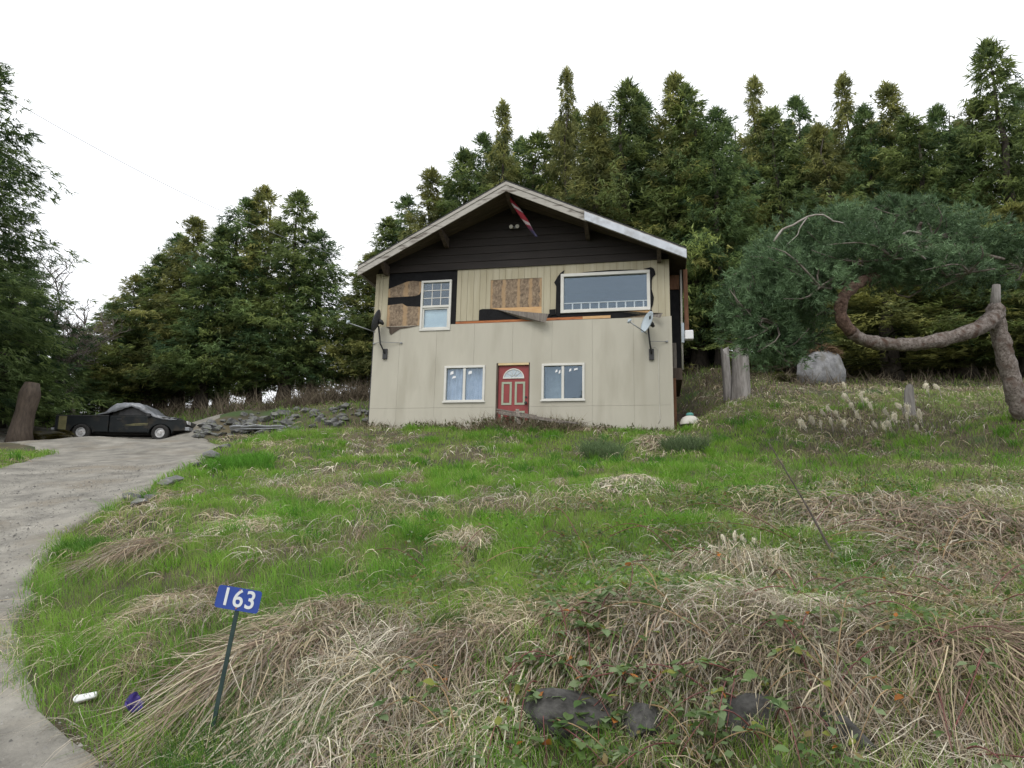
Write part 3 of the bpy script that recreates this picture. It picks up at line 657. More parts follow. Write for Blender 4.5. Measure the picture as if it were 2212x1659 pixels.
# ------------------------------------------------------------------ pickup truck with a tarpaulin
import bmesh
M['truck'] = mat('truck_dark_green', (.006, .008, .009), (.011, .014, .015), .5, 2, spec=.22, c3=(.03, .026, .02), s3=3)
M['tyre'] = mat('tyre', (.012, .012, .012), (.03, .028, .026), .9, 20, bump=.3)
M['rim'] = mat('rim_silver', (.42, .42, .42), (.62, .62, .61), .45, 5, metal=.4, c3=(.25, .22, .2), s3=6)
M['tape'] = mat('yellow_tape', (.11, .10, .04), (.17, .155, .065), .6, 6)
M['tarp'] = mat('silver_tarp', (.10, .107, .118), (.23, .24, .26), .28, 2.5, bump=.8, bscale=6, c3=(.045, .043, .04), s3=2.2)
M['lamp'] = mat('headlamp', (.5, .5, .5), (.7, .7, .7), .2, 5)
tx, ty = float(at(278, 940, 27.0)[0]), 27.0; tp = empty('pickup_truck', (tx, ty, float(G(tx, ty))+.0), math.radians(4), label='dark green pickup truck parked at the top of the gravel drive', cat='pickup truck'); tp.scale = (.93, .93, .93); tp.rotation_euler.y = math.radians(-1.2)
LX = -2.55                           # rear bumper at x = LX, front to +x; near side is -y
def tx_(x): return x+LX
def arch(cx, r, n=9): return [(tx_(cx+r*math.cos(t)), .34+r*math.sin(t)) for t in np.linspace(0, math.pi, n)]
bed = [(tx_(.08), .50), (tx_(.62), .46)] + arch(1.1, .44)[::-1] + [(tx_(1.6), .42), (tx_(2.12), .42), (tx_(2.12), 1.14), (tx_(.08), 1.13)]
for y0, y1 in ((-.88, -.82), (.82, .88)): MB().fprism(bed, y0, y1).build('bed_side', M['truck'], tp, bevel=.012)
MB().box(tx_(.12), tx_(2.12), -.82, .82, .62, .68).build('bed_floor', M['metal_black'], tp)
MB().box(tx_(.06), tx_(.13), -.82, .82, .55, 1.13).build('tailgate', M['truck'], tp)
MB().box(tx_(2.06), tx_(2.12), -.82, .82, .68, 1.14).build('bed_front', M['truck'], tp)
MB().box(tx_(.12), tx_(2.12), -.90, -.80, 1.13, 1.17).build('bed_rail', M['metal_black'], tp)
body = [(tx_(2.16), .40), (tx_(3.65), .40)] + arch(4.14, .45)[::-1] + [(tx_(4.65), .48), (tx_(5.12), .50), (tx_(5.16), .78), (tx_(5.08), .98), (tx_(4.7), 1.08), (tx_(3.75), 1.16), (tx_(2.16), 1.16)]
MB().fprism(body, -.88, .88).build('cab_and_fender', M['truck'], tp, bevel=.02)
gh = [(tx_(2.16), 1.15), (tx_(2.24), 1.68), (tx_(2.45), 1.74), (tx_(3.1), 1.74), (tx_(3.3), 1.68), (tx_(3.92), 1.14)]
MB().fprism(gh, -.74, .74).build('cab_roof', M['truck'], tp, bevel=.03)
for sy in (-1, 1):
    MB().fprism([(tx_(2.42), 1.2), (tx_(2.5), 1.62), (tx_(3.12), 1.62), (tx_(3.62), 1.2)], sy*.752, sy*.742).build('side_window', M['metal_black'], tp)
    d = MB(); d.box(tx_(2.36), tx_(3.66), min(sy*.882, sy*.892), max(sy*.882, sy*.892), .46, 1.13); d = d.build('door', M['truck'], tp, bevel=.004)
    MB().box(tx_(2.45), tx_(2.62), min(sy*.892, sy*.915), max(sy*.892, sy*.915), .98, 1.02).build('handle', M['metal_black'], d)
    MB().box(tx_(3.62), tx_(3.74), min(sy*.88, sy*1.02), max(sy*.88, sy*1.02), 1.12, 1.26).build('mirror', M['metal_black'], tp)
    MB().fprism([(tx_(2.7), .72), (tx_(3.66), .80), (tx_(3.66), .83), (tx_(3.1), .80)], sy*.896, sy*.893).build('stripe', M['tape'], tp)
    MB().fprism([(tx_(2.75), .68), (tx_(3.66), .745), (tx_(3.66), .765), (tx_(3.1), .735)], sy*.896, sy*.893).build('stripe', M['tape'], tp)
    MB().fprism([(tx_(.22), .52), (tx_(.52), .50), (tx_(.52), 1.12), (tx_(.22), 1.12)], sy*.888, sy*.881).build('rear_tape', M['tape'], tp)
    MB().box(tx_(5.02), tx_(5.16), min(sy*.45, sy*.8), max(sy*.45, sy*.8), .80, .95).build('headlight', M['lamp'], tp)
MB().box(tx_(5.1), tx_(5.18), -.44, .44, .72, .95).build('grille', M['metal_black'], tp)
MB().box(tx_(5.1), tx_(5.28), -.9, .9, .50, .66).build('front_bumper', M['metal_grey'], tp, bevel=.02)
MB().box(tx_(-.06), tx_(.1), -.86, .86, .48, .60).build('rear_bumper', M['metal_grey'], tp, bevel=.02)
MB().box(tx_(.3), tx_(4.9), -.45, .45, .36, .48).build('chassis', M['metal_black'], tp)
def wheel_mesh(R, r, w, mat_):
    mb = MB(); prof = [(r, -w/2), (R*.93, -w/2), (R, -w*.3), (R, w*.3), (R*.93, w/2), (r, w/2)]; n = 28
    V = [(a*math.cos(2*math.pi*j/n), b, a*math.sin(2*math.pi*j/n)) for a, b in prof for j in range(n)]
    F = [(i*n+j, ((i+1) % len(prof))*n+j, ((i+1) % len(prof))*n+(j+1) % n, i*n+(j+1) % n) for i in range(len(prof)) for j in range(n)]
    mb.add(V, F, True); return mb.mesh('tyre', mat_)
tyre_me = wheel_mesh(.345, .19, .22, M['tyre'])
mb = MB(); n = 24
for (ra, ya, rb, yb) in ((.20, -.10, .17, -.105), (.17, -.105, .155, -.06), (.155, -.06, .09, -.075), (.09, -.075, .06, -.10), (.06, -.10, .001, -.105)):
    V = [(ra*math.cos(2*math.pi*j/n), ya, ra*math.sin(2*math.pi*j/n)) for j in range(n)] + [(rb*math.cos(2*math.pi*j/n), yb, rb*math.sin(2*math.pi*j/n)) for j in range(n)]
    mb.add(V, [(j, (j+1) % n, (j+1) % n+n, j+n) for j in range(n)], False)
rim_me = mb.mesh('rim', M['rim'])
for wx in (1.1, 4.14):
    for sy in (-1, 1):
        wl = empty('wheel', (tx_(wx), sy*.78, .345), 0 if sy < 0 else math.pi); wl.parent = tp
        link('tyre', tyre_me, wl); link('rim', rim_me, wl)
        V = []
for ch in tp.children:
    if ch.type == 'MESH': ch.scale.z = .88
# tarpaulin over the cab and bonnet
xs_ = np.linspace(1.55, 4.75, 44); zt = np.interp(xs_, [1.55, 1.95, 2.25, 2.5, 3.05, 3.3, 3.9, 4.3, 4.75], [1.22, 1.36, 1.74, 1.79, 1.79, 1.73, 1.24, 1.16, 1.10])
ze = np.interp(xs_, [1.55, 2.05, 2.5, 2.95, 3.2, 3.8, 4.3, 4.75], [1.185, 1.24, 1.40, 1.60, 1.48, 1.13, .98, .98])
V = []; F = []; ny_ = 17
for i, x in enumerate(xs_):
    for j in range(ny_):
        s = -1+2*j/(ny_-1); a_ = abs(s)
        wv = .012*math.sin(i*1.7+j*.9)+.010*math.sin(i*.9-j*2.1)
        if a_ < .72: y = s/.72*.80; z = zt[i]+.015+wv - .03*(a_/.72)**4
        else:
            f = (a_-.72)/.28; y = math.copysign(.80+.11*math.sqrt(f), s); z = (zt[i]-.015)*(1-f)+min(ze[i], zt[i]-.02)*f + wv*.6
        V.append((tx_(x), y+(.01*math.sin(i*2.3) if a_ > .72 else 0), z))
for i in range(len(xs_)-1):
    for j in range(ny_-1): F.append((i*ny_+j, (i+1)*ny_+j, (i+1)*ny_+j+1, i*ny_+j+1))
tarp = empty('tarpaulin', tuple(tp.location), tp.rotation_euler.z, label='wrinkled silver-grey tarpaulin draped over the truck cab and bonnet', cat='tarpaulin'); tarp.scale = (.93, .93, .82); tarp.rotation_euler.y = math.radians(-1.2)
mb = MB(); mb.add(V, F, True); o = mb.build('sheet', M['tarp'], tarp)
sm = o.modifiers.new('solid', 'SOLIDIFY'); sm.thickness = .006

# ------------------------------------------------------------------ rocks
def rock_mesh(seed, m, n=22, sq=(1, .8, .6)):
    r = random.Random(seed); bm = bmesh.new()
    for _ in range(n):
        v = Vector((r.gauss(0, 1), r.gauss(0, 1), r.gauss(0, 1))).normalized()*r.uniform(.8, 1.05)
        bm.verts.new((v.x*sq[0]*.5, v.y*sq[1]*.5, v.z*sq[2]*.5))
    g = bmesh.ops.convex_hull(bm, input=bm.verts)
    bmesh.ops.delete(bm, geom=[e for e in g['geom_interior'] if isinstance(e, bmesh.types.BMVert)], context='VERTS')
    me = bpy.data.meshes.new('rock'); bm.to_mesh(me); bm.free(); me.materials.append(m); return me
ROCK = [rock_mesh(s, M['rock']) for s in range(8)]
def rot3(): return (random.uniform(-.3, .3), random.uniform(-.3, .3), random.uniform(0, 6.28))
k = 0
while k < 120:                       # heap of broken rock between truck and house
    X = random.uniform(425, 805); top = np.interp(X, [425, 480, 600, 700, 800], [925, 905, 884, 884, 876]); bot = np.interp(X, [425, 480, 600, 700, 800], [946, 946, 938, 925, 915])
    Y = random.uniform(top, bot); p = hit(X, Y, 21.5, 40)
    if p[1] > 31: k += 1; continue
    s = random.uniform(.26, .6)*random.choice((.6, .8, 1, 1.25))
    link('rock', ROCK[k % 8], None, (p[0], p[1], p[2]+.08*s), rot3(), (s, s, s*random.uniform(.7, 1)), label='grey broken rock in the heap between the pickup truck and the house', cat='rock', group='rocks heaped beside the truck'); k += 1
for X, Y, s, lab in ((455, 992, .62, 'largest pale grey rock beside the upper drive edge'), (480, 972, .42, 'small rock at the top corner of the drive edge'), (365, 1052, .5, 'flat grey rock low on the drive edge'),
                     (385, 1040, .32, 'small rock just above the flat rock on the drive edge'), (283, 1082, .42, 'low grey rock at the bend of the drive edge'), (322, 1080, .3, 'smallest rock at the bend of the drive edge'), (430, 1012, .35, 'grey rock below the largest rock on the drive edge'), (300, 1098, .4, 'brownish rock sunk in grass under the bend of the drive')):
    p = hit(X, Y); link('rock', ROCK[int(X) % 8], None, (p[0], p[1], p[2]+.16*s), rot3(), (s*1.35, s*1.0, s*.7), label=lab, cat='rock', group='rocks along the drive edge')
# boulder with its cap of dead bracken
p = at(1775, 832, 25); bz = float(G(p[0], p[1]))
bm = bmesh.new(); bmesh.ops.create_icosphere(bm, subdivisions=4, radius=1)
for v in bm.verts:
    c_ = v.co.copy(); q = Vector((c_.x*.80, c_.y*.7, c_.z))
    f = 1 + .16*(float(fbm(c_.x*1.6+9, c_.z*1.6+5+c_.y, 3))-.5) + .07*(float(fbm(c_.x*5+3, c_.z*5+c_.y*4, 4))-.5)
    m_ = max(abs(c_.x), abs(c_.y), abs(c_.z)); boxy = 1+.22*(1/max(m_, .6)-1)
    v.co = Vector((q.x*f*boxy*(1.05-.1*c_.z), q.y*f*boxy, q.z*.78*f*boxy))
me = bpy.data.meshes.new('boulder'); bm.to_mesh(me); bm.free(); me.materials.append(M['boulder'])
for pl in me.polygons: pl.use_smooth = True
link('boulder', me, None, (p[0], p[1], bz+.5), (0, 0, .4), label='big pale grey boulder right of the house with brown litter on top', cat='boulder')
BOULD = (p[0], p[1], bz+.5)
# rocks of the overgrown bank in the foreground
for X, Y, d, s, lab in ((1235, 1555, 4.93, .58, 'dark rock under dead grass at the foot of the bank, below the middle bramble'), (1390, 1555, 4.88, .46, 'dark rock to the right of the middle bramble in the bank'), (1640, 1568, 4.80, .62, 'dark rock in the bank near the bottom edge, right of centre'),
                        (1800, 1595, 4.70, .46, 'lower dark rock in the bank, rightmost of the buried row'), (1480, 1608, 4.78, .36, 'small dark rock half buried between two larger bank rocks')):
    p = at(X, Y, d); sm_ = rock_mesh(int(X), M['bankrock'], 40, (1, .8, .8))
    link('rock', sm_, None, tuple(p), (0.1, .1, X*.01), (s*1.3, s*.8, s*.9), label=lab, cat='rock', group='rocks buried in the bank')

# ------------------------------------------------------------------ stumps and posts on the right
def stump(X, Yb, d, h, r0, r1, lean, label, m='grey_wood', cat='stump', name='tree_stump'):
    p = at(X, Yb, d); z = float(G(p[0], p[1]))-.15
    mb = MB(); n = 14; K = 7; V = []; F = []
    for i in range(K+1):
        t = i/K; r = r0+(r1-r0)*min(1, t*1.6)
        for j in range(n):
            th = 2*math.pi*j/n; rr = r*(1+.16*math.sin(3*th+X)+.08*math.sin(5*th+2*t))
            zz_ = t*(h+.15) + (.10*h*math.sin(2*th+X) if i == K else 0)
            V.append((rr*math.cos(th)+lean*t*h, rr*math.sin(th)*.9, zz_))
    for i in range(K):
        for j in range(n): F.append((i*n+j, i*n+(j+1) % n, (i+1)*n+(j+1) % n, (i+1)*n+j))
    mb.add(V, F, True); mb.add(V[-n:], [tuple(range(n))])
    return mb.build(name, M[m], None, loc=(p[0], p[1], z), label=label, cat=cat)
M['stump'] = mat('weathered_stump', (.17, .155, .14), (.33, .31, .29), .95, 4, stretch=(3, 3, .5), bump=.9, bscale=10)
stump(1602, 842, 23.5, 1.72, .33, .26, .02, 'broad weathered grey stump right of the house', 'stump')
stump(1572, 825, 24.5, 1.75, .16, .13, -.04, 'tall slim grey post leaning beside the broad stump', 'stump', 'post', 'old_post')
stump(1966, 893, 19, .85, .15, .12, .05, 'short grey stump standing in the brush near the crooked pine', 'stump')

# ------------------------------------------------------------------ house number sign
p = hit(449, 1603, 4, 8); top = at(512, 1318, p[1]); d0 = p[1]
sg = empty('address_sign', tuple(p), 0, label='blue address sign reading 163 on a thin dark green post', cat='sign')
up = Vector(top-p); upn = up.normalized()
MB().hexa([(a*.014, b*.006, -.1) for a, b in ((-1,-1),(1,-1),(1,1),(-1,1))] + [tuple(up*1.08+Vector((a*.014, b*.006, 0))) for a, b in ((-1,-1),(1,-1),(1,1),(-1,1))]).build('post', M['post_green'], sg)
# plate axes from the tilted sign
A = Vector(at(470, 1294, d0-.03)-p); B = Vector(at(563, 1296, d0+.02)-p); ctr = Vector(at(516, 1294, d0)-p)
tilt = math.radians(8.5); rx_ = Vector((math.cos(tilt), .06, -math.sin(tilt))).normalized(); rz_ = Vector((math.sin(tilt)*1.0, 0, math.cos(tilt))).normalized(); rn = rz_.cross(rx_).normalized()
rz_ = rx_.cross(rn)
fr = Matrix((rx_, rn, rz_)).transposed().to_4x4()  # local x right, y into scene, z up
w2, h2, cr_ = .152, .076, .02
out = []
for (cx_, cz_, a0) in ((w2-cr_, h2-cr_, 0), (-w2+cr_, h2-cr_, 90), (-w2+cr_, -h2+cr_, 180), (w2-cr_, -h2+cr_, 270)):
    for k in range(5):
        t = math.radians(a0+k*22.5); out.append((cx_+cr_*math.cos(t), cz_+cr_*math.sin(t)))
pl = MB().fprism(out, -.0015, .0015).build('plate', M['sign_blue'], sg); pl.matrix_basis = Matrix.Translation(ctr-rn*.012) @ fr
fc = bpy.data.curves.new('digits', 'FONT'); fc.body = '163'; fc.size = .168; fc.align_x = 'CENTER'; fc.align_y = 'CENTER'; fc.extrude = .0012; fc.space_character = 1.08; fc.offset = .0022
tmp = bpy.data.objects.new('tmp', fc); COL.objects.link(tmp); dg = bpy.context.evaluated_depsgraph_get()
me = bpy.data.meshes.new_from_object(tmp.evaluated_get(dg)); bpy.data.objects.remove(tmp); me.materials.clear(); me.materials.append(M['sign_white'])
o = link('digits', me, sg); o.matrix_basis = Matrix.Translation(ctr-rn*.016) @ fr @ Matrix.Rotation(math.pi/2, 4, 'X') @ Matrix.Scale(.92, 4, (1, 0, 0))
for dz in (.062, -.062): 
    q = ctr + rz_*dz - rn*.014; MB().tube([q, q-rn*.006], [.006, .004], 8).build('bolt', M['orange_wood'], sg)

# ------------------------------------------------------------------ litter
p = hit(186, 1524, 4, 9)
cup = empty('foam_cup', tuple(p+np.array([0, 0, .04])), label='crushed white foam cup lying in the grass beside the drive', cat='cup')
mb = MB(); n = 20; V = []; F = []
for i, (r, x) in enumerate([(.045, -.075), (.043, -.07), (.035, .06), (.030, .068)]):
    for j in range(n):
        t = 2*math.pi*j/n; V.append((x+(.012*math.sin(t*2) if i < 2 else 0), r*math.cos(t), r*.55*math.sin(t)*(1-.25*math.cos(2*t))+.012*math.sin(x*40)))
for i in range(3):
    for j in range(n): F.append((i*n+j, i*n+(j+1) % n, (i+1)*n+(j+1) % n, (i+1)*n+j))
F.append(tuple(range(3*n, 4*n))); mb.add(V, F, True); o = mb.build('cup_wall', M['white'], cup, rot=(.2, -.12, .3)); o.modifiers.new('s', 'SOLIDIFY').thickness = .003
mb = MB(); mb.tube([(-.073+.0, .045*math.cos(t), .025*math.sin(t)) for t in np.linspace(0, 6.283, 21)], .004, 6); mb.build('rim', M['white'], cup, rot=(.2, -.12, .3))
p = hit(283, 1560, 4, 9)
M['wrap'] = mat('wrapper', (.035, .022, .16), (.06, .035, .24), .35, 9, c3=(.6, .6, .66), s3=9.)
bm = bmesh.new(); bmesh.ops.create_grid(bm, x_segments=12, y_segments=10, size=.5)
for v in bm.verts:
    x, y = v.co.x, v.co.y; v.co = Vector((x*.125, y*.11 + .02*math.sin(x*9), .10+.05*(float(fbm(x*4+8, y*4+3, 2))-.3)+.04*math.sin(x*7+y*5)+.06*max(0, y)))
me = bpy.data.meshes.new('wrapper'); bm.to_mesh(me); bm.free(); me.materials.append(M['wrap'])
link('snack_wrapper', me, None, tuple(p+np.array([0, 0, .02])), (.5, .1, .4), label='crumpled purple and white wrapper in the grass near the sign post', cat='wrapper')

# ------------------------------------------------------------------ wires
def wire(name, P, lab, r=.007):
    P = [Vector(q) for q in P]; b = P[0]; pts = []
    for i in range(25):
        t = i/24; q = P[0]*(1-t)**2 + P[1]*2*t*(1-t) + P[2]*t*t; pts.append(q-b)
    MB().tube(pts, r, 6).build(name, M['metal_grey'], None, loc=tuple(b), label=lab, cat='wire')
e_ = H(.1, .6, 5.22)
wire('service_wire', [at(-260, 40, 14), at(430, 482, 20.0), e_], 'overhead service wire running down to the left eave of the house')
wire('utility_wire', [at(-300, -150, 12), at(150, 152, 26), at(700, 480, 40)], 'thin utility wire crossing the sky at the upper left', .006)

# ------------------------------------------------------------------ small things around the house
p = H(9.62, .25, -.28); p[2] = float(G(p[0], p[1])) - .05
dm = empty('tank_lid', tuple(p), label='round pale dome with turquoise cap at the right corner of the house', cat='tank lid')
prof = [(.34, 0), (.335, .08), (.30, .18), (.24, .26), (.15, .31), (.06, .33), (.001, .335)]; n = 28; mb = MB()
mb.add([(a*math.cos(2*math.pi*j/n), a*math.sin(2*math.pi*j/n), b) for a, b in prof for j in range(n)], [(i*n+j, i*n+(j+1) % n, (i+1)*n+(j+1) % n, (i+1)*n+j) for i in range(len(prof)-1) for j in range(n)], True)
mb.build('dome', M['pipe'], dm); dm.scale = (.85, .85, .8)
M['teal'] = mat('turquoise_cap', (.06, .24, .21), (.09, .30, .27), .5, 5)
MB().tube([(0, 0, .32), (0, 0, .35), (0, 0, .40), (0, 0, .43), (0, 0, .44)], [.11, .125, .12, .08, .01], 18).build('cap', M['teal'], dm)
p = hit(560, 938, 21, 30)
M['alu'] = mat('bright_sheet_metal', (.50, .53, .58), (.66, .68, .72), .3, 3, metal=.6)
sm_ = empty('metal_trough', tuple(p+np.array([0, 0, .05])), math.radians(9), label='long silvery metal sheet lying before the rock heap', cat='sheet metal')
V = []; F = []
for i in range(15):
    t = i/14; x = -1.0+2.2*t; w = .42*math.sin(math.pi*min(1, .12+t*.95))**.5
    for j in range(7):
        s = -1+2*j/6; V.append((x, s*w, .05+.12*s*s+.02*math.sin(i*1.3)+.12*t))
for i in range(14):
    for j in range(6): F.append((i*7+j, (i+1)*7+j, (i+1)*7+j+1, i*7+j+1))
mb = MB(); mb.add(V, F, True); o = mb.build('sheet', M['alu'], sm_); o.modifiers.new('s', 'SOLIDIFY').thickness = .012
MB().tube([(-.95, -.3, 0.04), (-.4, -.42, .07), (.5, -.42, .12), (1.1, -.25, .2)], .02, 6).build('rolled_edge', M['metal_grey'], sm_)
# weathered boards collapsed in front of the door
def board(u0, y0, v0, u1, y1, v1, w, th, lab):
    a_, b_ = Vector(H(u0, y0, v0)), Vector(H(u1, y1, v1)); b_ -= a_; t = b_.normalized(); s = t.cross(Vector((0, 0, 1))).normalized(); nrm = s.cross(t)
    P = [s*-w/2+nrm*0, s*w/2, b_+s*w/2, b_-s*w/2]
    MB().hexa([tuple(q) for q in P] + [tuple(q+nrm*th) for q in P]).build('plank', M['grey_wood'], None, loc=tuple(a_), label=lab, cat='plank', group='planks fallen before the door')
board(4.15, -.45, .26, 6.55, -1.15, -.2, .14, .05, 'longest grey plank sloping down to the right from the red door')
board(4.25, -.62, .18, 6.2, -1.3, -.2, .13, .04, 'second grey plank lying just under the longest one by the door')
board(4.1, -.3, .36, 5.3, -.5, .12, .12, .04, 'short upper plank lying across the foot of the red door')
board(4.9, -1.0, -.2, 4.75, -.5, .3, .10, .06, 'short upright prop board below the red door')

# ------------------------------------------------------------------ trees
def unit(v): return v/np.maximum(np.linalg.norm(v, axis=-1, keepdims=True), 1e-9)
def spikes(c, d, spread, ln, wd, k, col, r):       # k slender triangles fanned round direction d at each point c
    n = len(c); c = np.repeat(c, k, 0); d = np.repeat(d, k, 0); col = np.repeat(col, k, 0)
    dd = unit(d + r.normal(0, spread, (n*k, 3))); ln = np.repeat(ln, k)*r.uniform(.6, 1.15, n*k)
    sd_ = unit(np.cross(dd, r.normal(0, 1, (n*k, 3)))); w = wd*r.uniform(.7, 1.3, n*k)
    b = c + r.normal(0, 1, (n*k, 3))*(ln[:, None]*.18)
    V = np.stack([b-sd_*w[:, None]/2, b+sd_*w[:, None]/2, b+dd*ln[:, None]], 1).reshape(-1, 3)
    C_ = np.repeat(col*r.uniform(.8, 1.2, (n*k, 1)), 3, 0)
    return V, np.arange(len(V)).reshape(-1, 3), C_
def cedar_mesh(seed, Ht=16., Rm=2.5, c_dark=(.018, .034, .012), c_pale=(.062, .078, .020), bare=.09, nb=370, ragged=1., dense=1., sp=(.36, .062, 6)):
    r = np.random.default_rng(seed); P = []; D = []; Cc = []
    lean = r.normal(0, .012, 2)
    gap = r.uniform(.3, .95, 6)
    for i in range(nb):
        t = bare + (1-bare)*(i/nb)**1.02
        prof = min(1, (t-bare)*7+.35)*(1-t)**.72*1.12*(1+.16*math.sin(t*23+seed)+.14*math.sin(t*41+2*seed)) + .035
        az = r.uniform(0, 6.283); L = Rm*prof*r.uniform(.6, 1.12)*(1+.2*math.sin(2*az+seed))
        if r.random() < .05*ragged: L *= 1.2
        L *= .78+.44*float(vnoise(az*1.6+seed*7, t*16, seed % 12)); out = np.array([math.cos(az), math.sin(az), 0]); n = max(5, int(L*7.6*dense))
        s = r.uniform(.22, 1, n)**.65
        rise = r.uniform(-.05, .35)*(1 if t > .5 else .4)
        sag = r.uniform(.3, .7)*(1.1-t)
        pos = out[None]*(L*s)[:, None]; pos[:, 2] = t*Ht + L*(rise*s - sag*s*s + .18*s**4)
        pos[:, :2] += lean*Ht*t; pos += r.normal(0, .09+.05*L, (n, 3))*[1, 1, .8]
        P.append(pos); dn = np.tile(out*r.uniform(.45, .9)+np.array([0, 0, -.55+.9*(t > .93)]), (n, 1)); D.append(dn)
        k = float(np.clip(r.normal(.45, .32), 0, 1)); tone = lerp(c_dark, c_pale, np.clip(k*(.35+.65*s)+r.normal(0, .1, n), 0, 1)); Cc.append(tone)  # foliage's own green to olive tones, random per branch, paler towards the tips
    for i in range(26):              # leader
        P.append(np.array([[lean[0]*Ht+r.normal(0, .06), lean[1]*Ht+r.normal(0, .06), Ht*(.965+.05*r.random())]])); D.append(np.array([[r.normal(0, .3), r.normal(0, .3), 1]])); Cc.append(np.array([c_pale])*.8)
    P = np.concatenate(P); D = unit(np.concatenate(D)); Cc = np.concatenate(Cc)
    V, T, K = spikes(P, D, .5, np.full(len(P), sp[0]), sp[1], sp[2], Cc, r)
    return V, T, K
NV = 6
CED = []
for s in range(NV):
    olive = s % 3
    V, T, K = cedar_mesh(100+s, c_pale=[(.28, .34, .10), (.36, .36, .11), (.23, .32, .105)][olive], c_dark=[(.064, .105, .040), (.09, .112, .043), (.052, .10, .044)][olive], Rm=[3.0, 2.7, 3.3, 2.9, 2.4, 3.1][s], ragged=[1, 2, 1, 2.5, 2, 1][s])
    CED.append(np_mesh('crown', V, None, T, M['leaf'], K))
V, T, K = cedar_mesh(131, c_pale=(.20, .27, .085), c_dark=(.042, .08, .034), Rm=2.9, ragged=1.6, nb=460, dense=1.25, sp=(.24, .034, 9))
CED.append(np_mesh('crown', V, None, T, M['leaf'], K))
TR = []
for s in range(3):
    mb = MB(); r = random.Random(s); pts = [(r.uniform(-.015, .015)*k, r.uniform(-.015, .015)*k, -0.4+k*1.60) for k in range(11)]
    mb.tube(pts, [.34*(1-.098*k)+.004+(.12 if k == 0 else 0) for k in range(11)], 9)
    for k in range(26):              # dead lower limbs
        z = r.uniform(.6, 5); a = r.uniform(0, 6.28); L = r.uniform(.7, 1.8)
        mb.tube([(0, 0, z), (math.cos(a)*L*.5, math.sin(a)*L*.5, z+.05), (math.cos(a)*L, math.sin(a)*L, z-.25*L)], [.05, .03, .01], 5)
    TR.append(mb.mesh('trunk', M['bark']))
def cedar(X, Yt, d, k, wide=1., label=None, group=None, zoff=0):
    t = at(X, Yt, d); z = float(G(t[0], t[1])) + zoff; h = t[2]-z; sc = h/16.4
    o = empty('conifer_tree', (t[0], t[1], z), (X*.37) % 6.28, label=label, cat='conifer tree', group=group)
    w = 1.24*wide*(.5*sc+.5)
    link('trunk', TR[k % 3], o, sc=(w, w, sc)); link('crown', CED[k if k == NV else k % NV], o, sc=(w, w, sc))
ORD = ['first', 'second', 'third', 'fourth', 'fifth', 'sixth', 'seventh', 'eighth', 'ninth', 'tenth', 'eleventh', 'twelfth', 'thirteenth', 'fourteenth', 'fifteenth', 'sixteenth', 'seventeenth', 'eighteenth', 'nineteenth', 'twentieth', 'twenty-first', 'twenty-second', 'twenty-third', 'twenty-fourth', 'twenty-fifth', 'twenty-sixth', 'twenty-seventh']
right = [(800,548,34),(850,470,34),(888,420,35),(930,362,34),(1000,328,34),(1045,290,35),(1092,213,34),(1160,290,35),(1224,138,34),(1285,225,33),(1345,162,34),(1398,200,35),(1445,165,34),(1492,175,33),(1538,232,32),(1625,163,34),(1670,220,33),(1722,210,34),(1775,255,32),(1823,158,34),(1872,225,33),(1922,173,33),(1978,240,31),(2040,215,31),(2095,210,31),(2140,88,30),(2205,180,31)]
for i, (X, Y, d) in enumerate(right):
    thin = X in (1224, 1625, 1823, 1092)
    cedar(X, Y, d, (i*5+1) % NV if not thin else 4, (.62 if thin else .9)+.12*math.sin(i*2.1), ('tall slender' if thin else 'tall dark green')+' conifer behind the house, %s from the left in the long row' % ORD[i], 'conifers in the row behind the house')
for i, (X, Y, d, w) in enumerate([(1900,520,27,1.5),(2050,470,27,1.4),(2180,430,26,1.3),(1700,560,29,1.2)]):
    cedar(X, Y, d, 1 if i % 2 == 0 else 3, w, ['lower olive-green conifer directly behind the crooked pine crown', 'lower olive-green conifer behind the right half of the pine', 'olive-green conifer at the right edge of the picture behind the pine trunk', 'lower conifer left of the pine crown behind the boulder'][i], 'lower conifers behind the crooked pine')
for i, (X, Y, d) in enumerate([(960,395,37),(1065,300,38),(1128,300,37),(1192,265,38),(1255,235,38),(1312,235,38),(1372,235,38),(1468,235,38),(1512,265,38),(1582,250,38),(1648,255,38),(1698,270,38),(1750,275,38),(1800,270,38),(1848,270,38),(1898,260,38),(1950,270,37),(2010,275,37),(2070,255,36)]):
    cedar(X, Y, d, [0, 2, 5, 1][i % 4], .95, 'conifer filling the second rank behind the house, %s from the left there' % ORD[i], 'conifers in the second rank')
left = [(262,655,36),(300,588,35),(355,545,35),(392,500,36),(430,466,35),(475,490,34),(522,427,35),(592,403,35),(650,416,34),(700,495,34)]
for i, (X, Y, d) in enumerate(left):
    cedar(X, Y, d, (i*5+2) % NV, 1.0, 'conifer in the clump behind the truck, %s from the left' % ORD[i], 'conifers in the clump behind the truck')
for i, (X, Y, d, w, lab) in enumerate([(-8,130,24,1.35,'tall ragged conifer cut by the left edge of the picture'), (45,570,28,1.1,'shorter dark conifer just right of the tall one at the left edge'), (110,665,31,1.0,'low dark conifer left of the bare tree behind the truck bed'), (185,715,33,1.0,'low conifer beneath the bare tree'), (-70,420,30,1.3,'conifer at the far left behind the tall ragged one'), (0,640,33,1.1,'low dark conifer behind the trunk at the left edge')]):
    cedar(X, Y, d, [6, 5, 2, 0, 6, 5][i], w, lab)
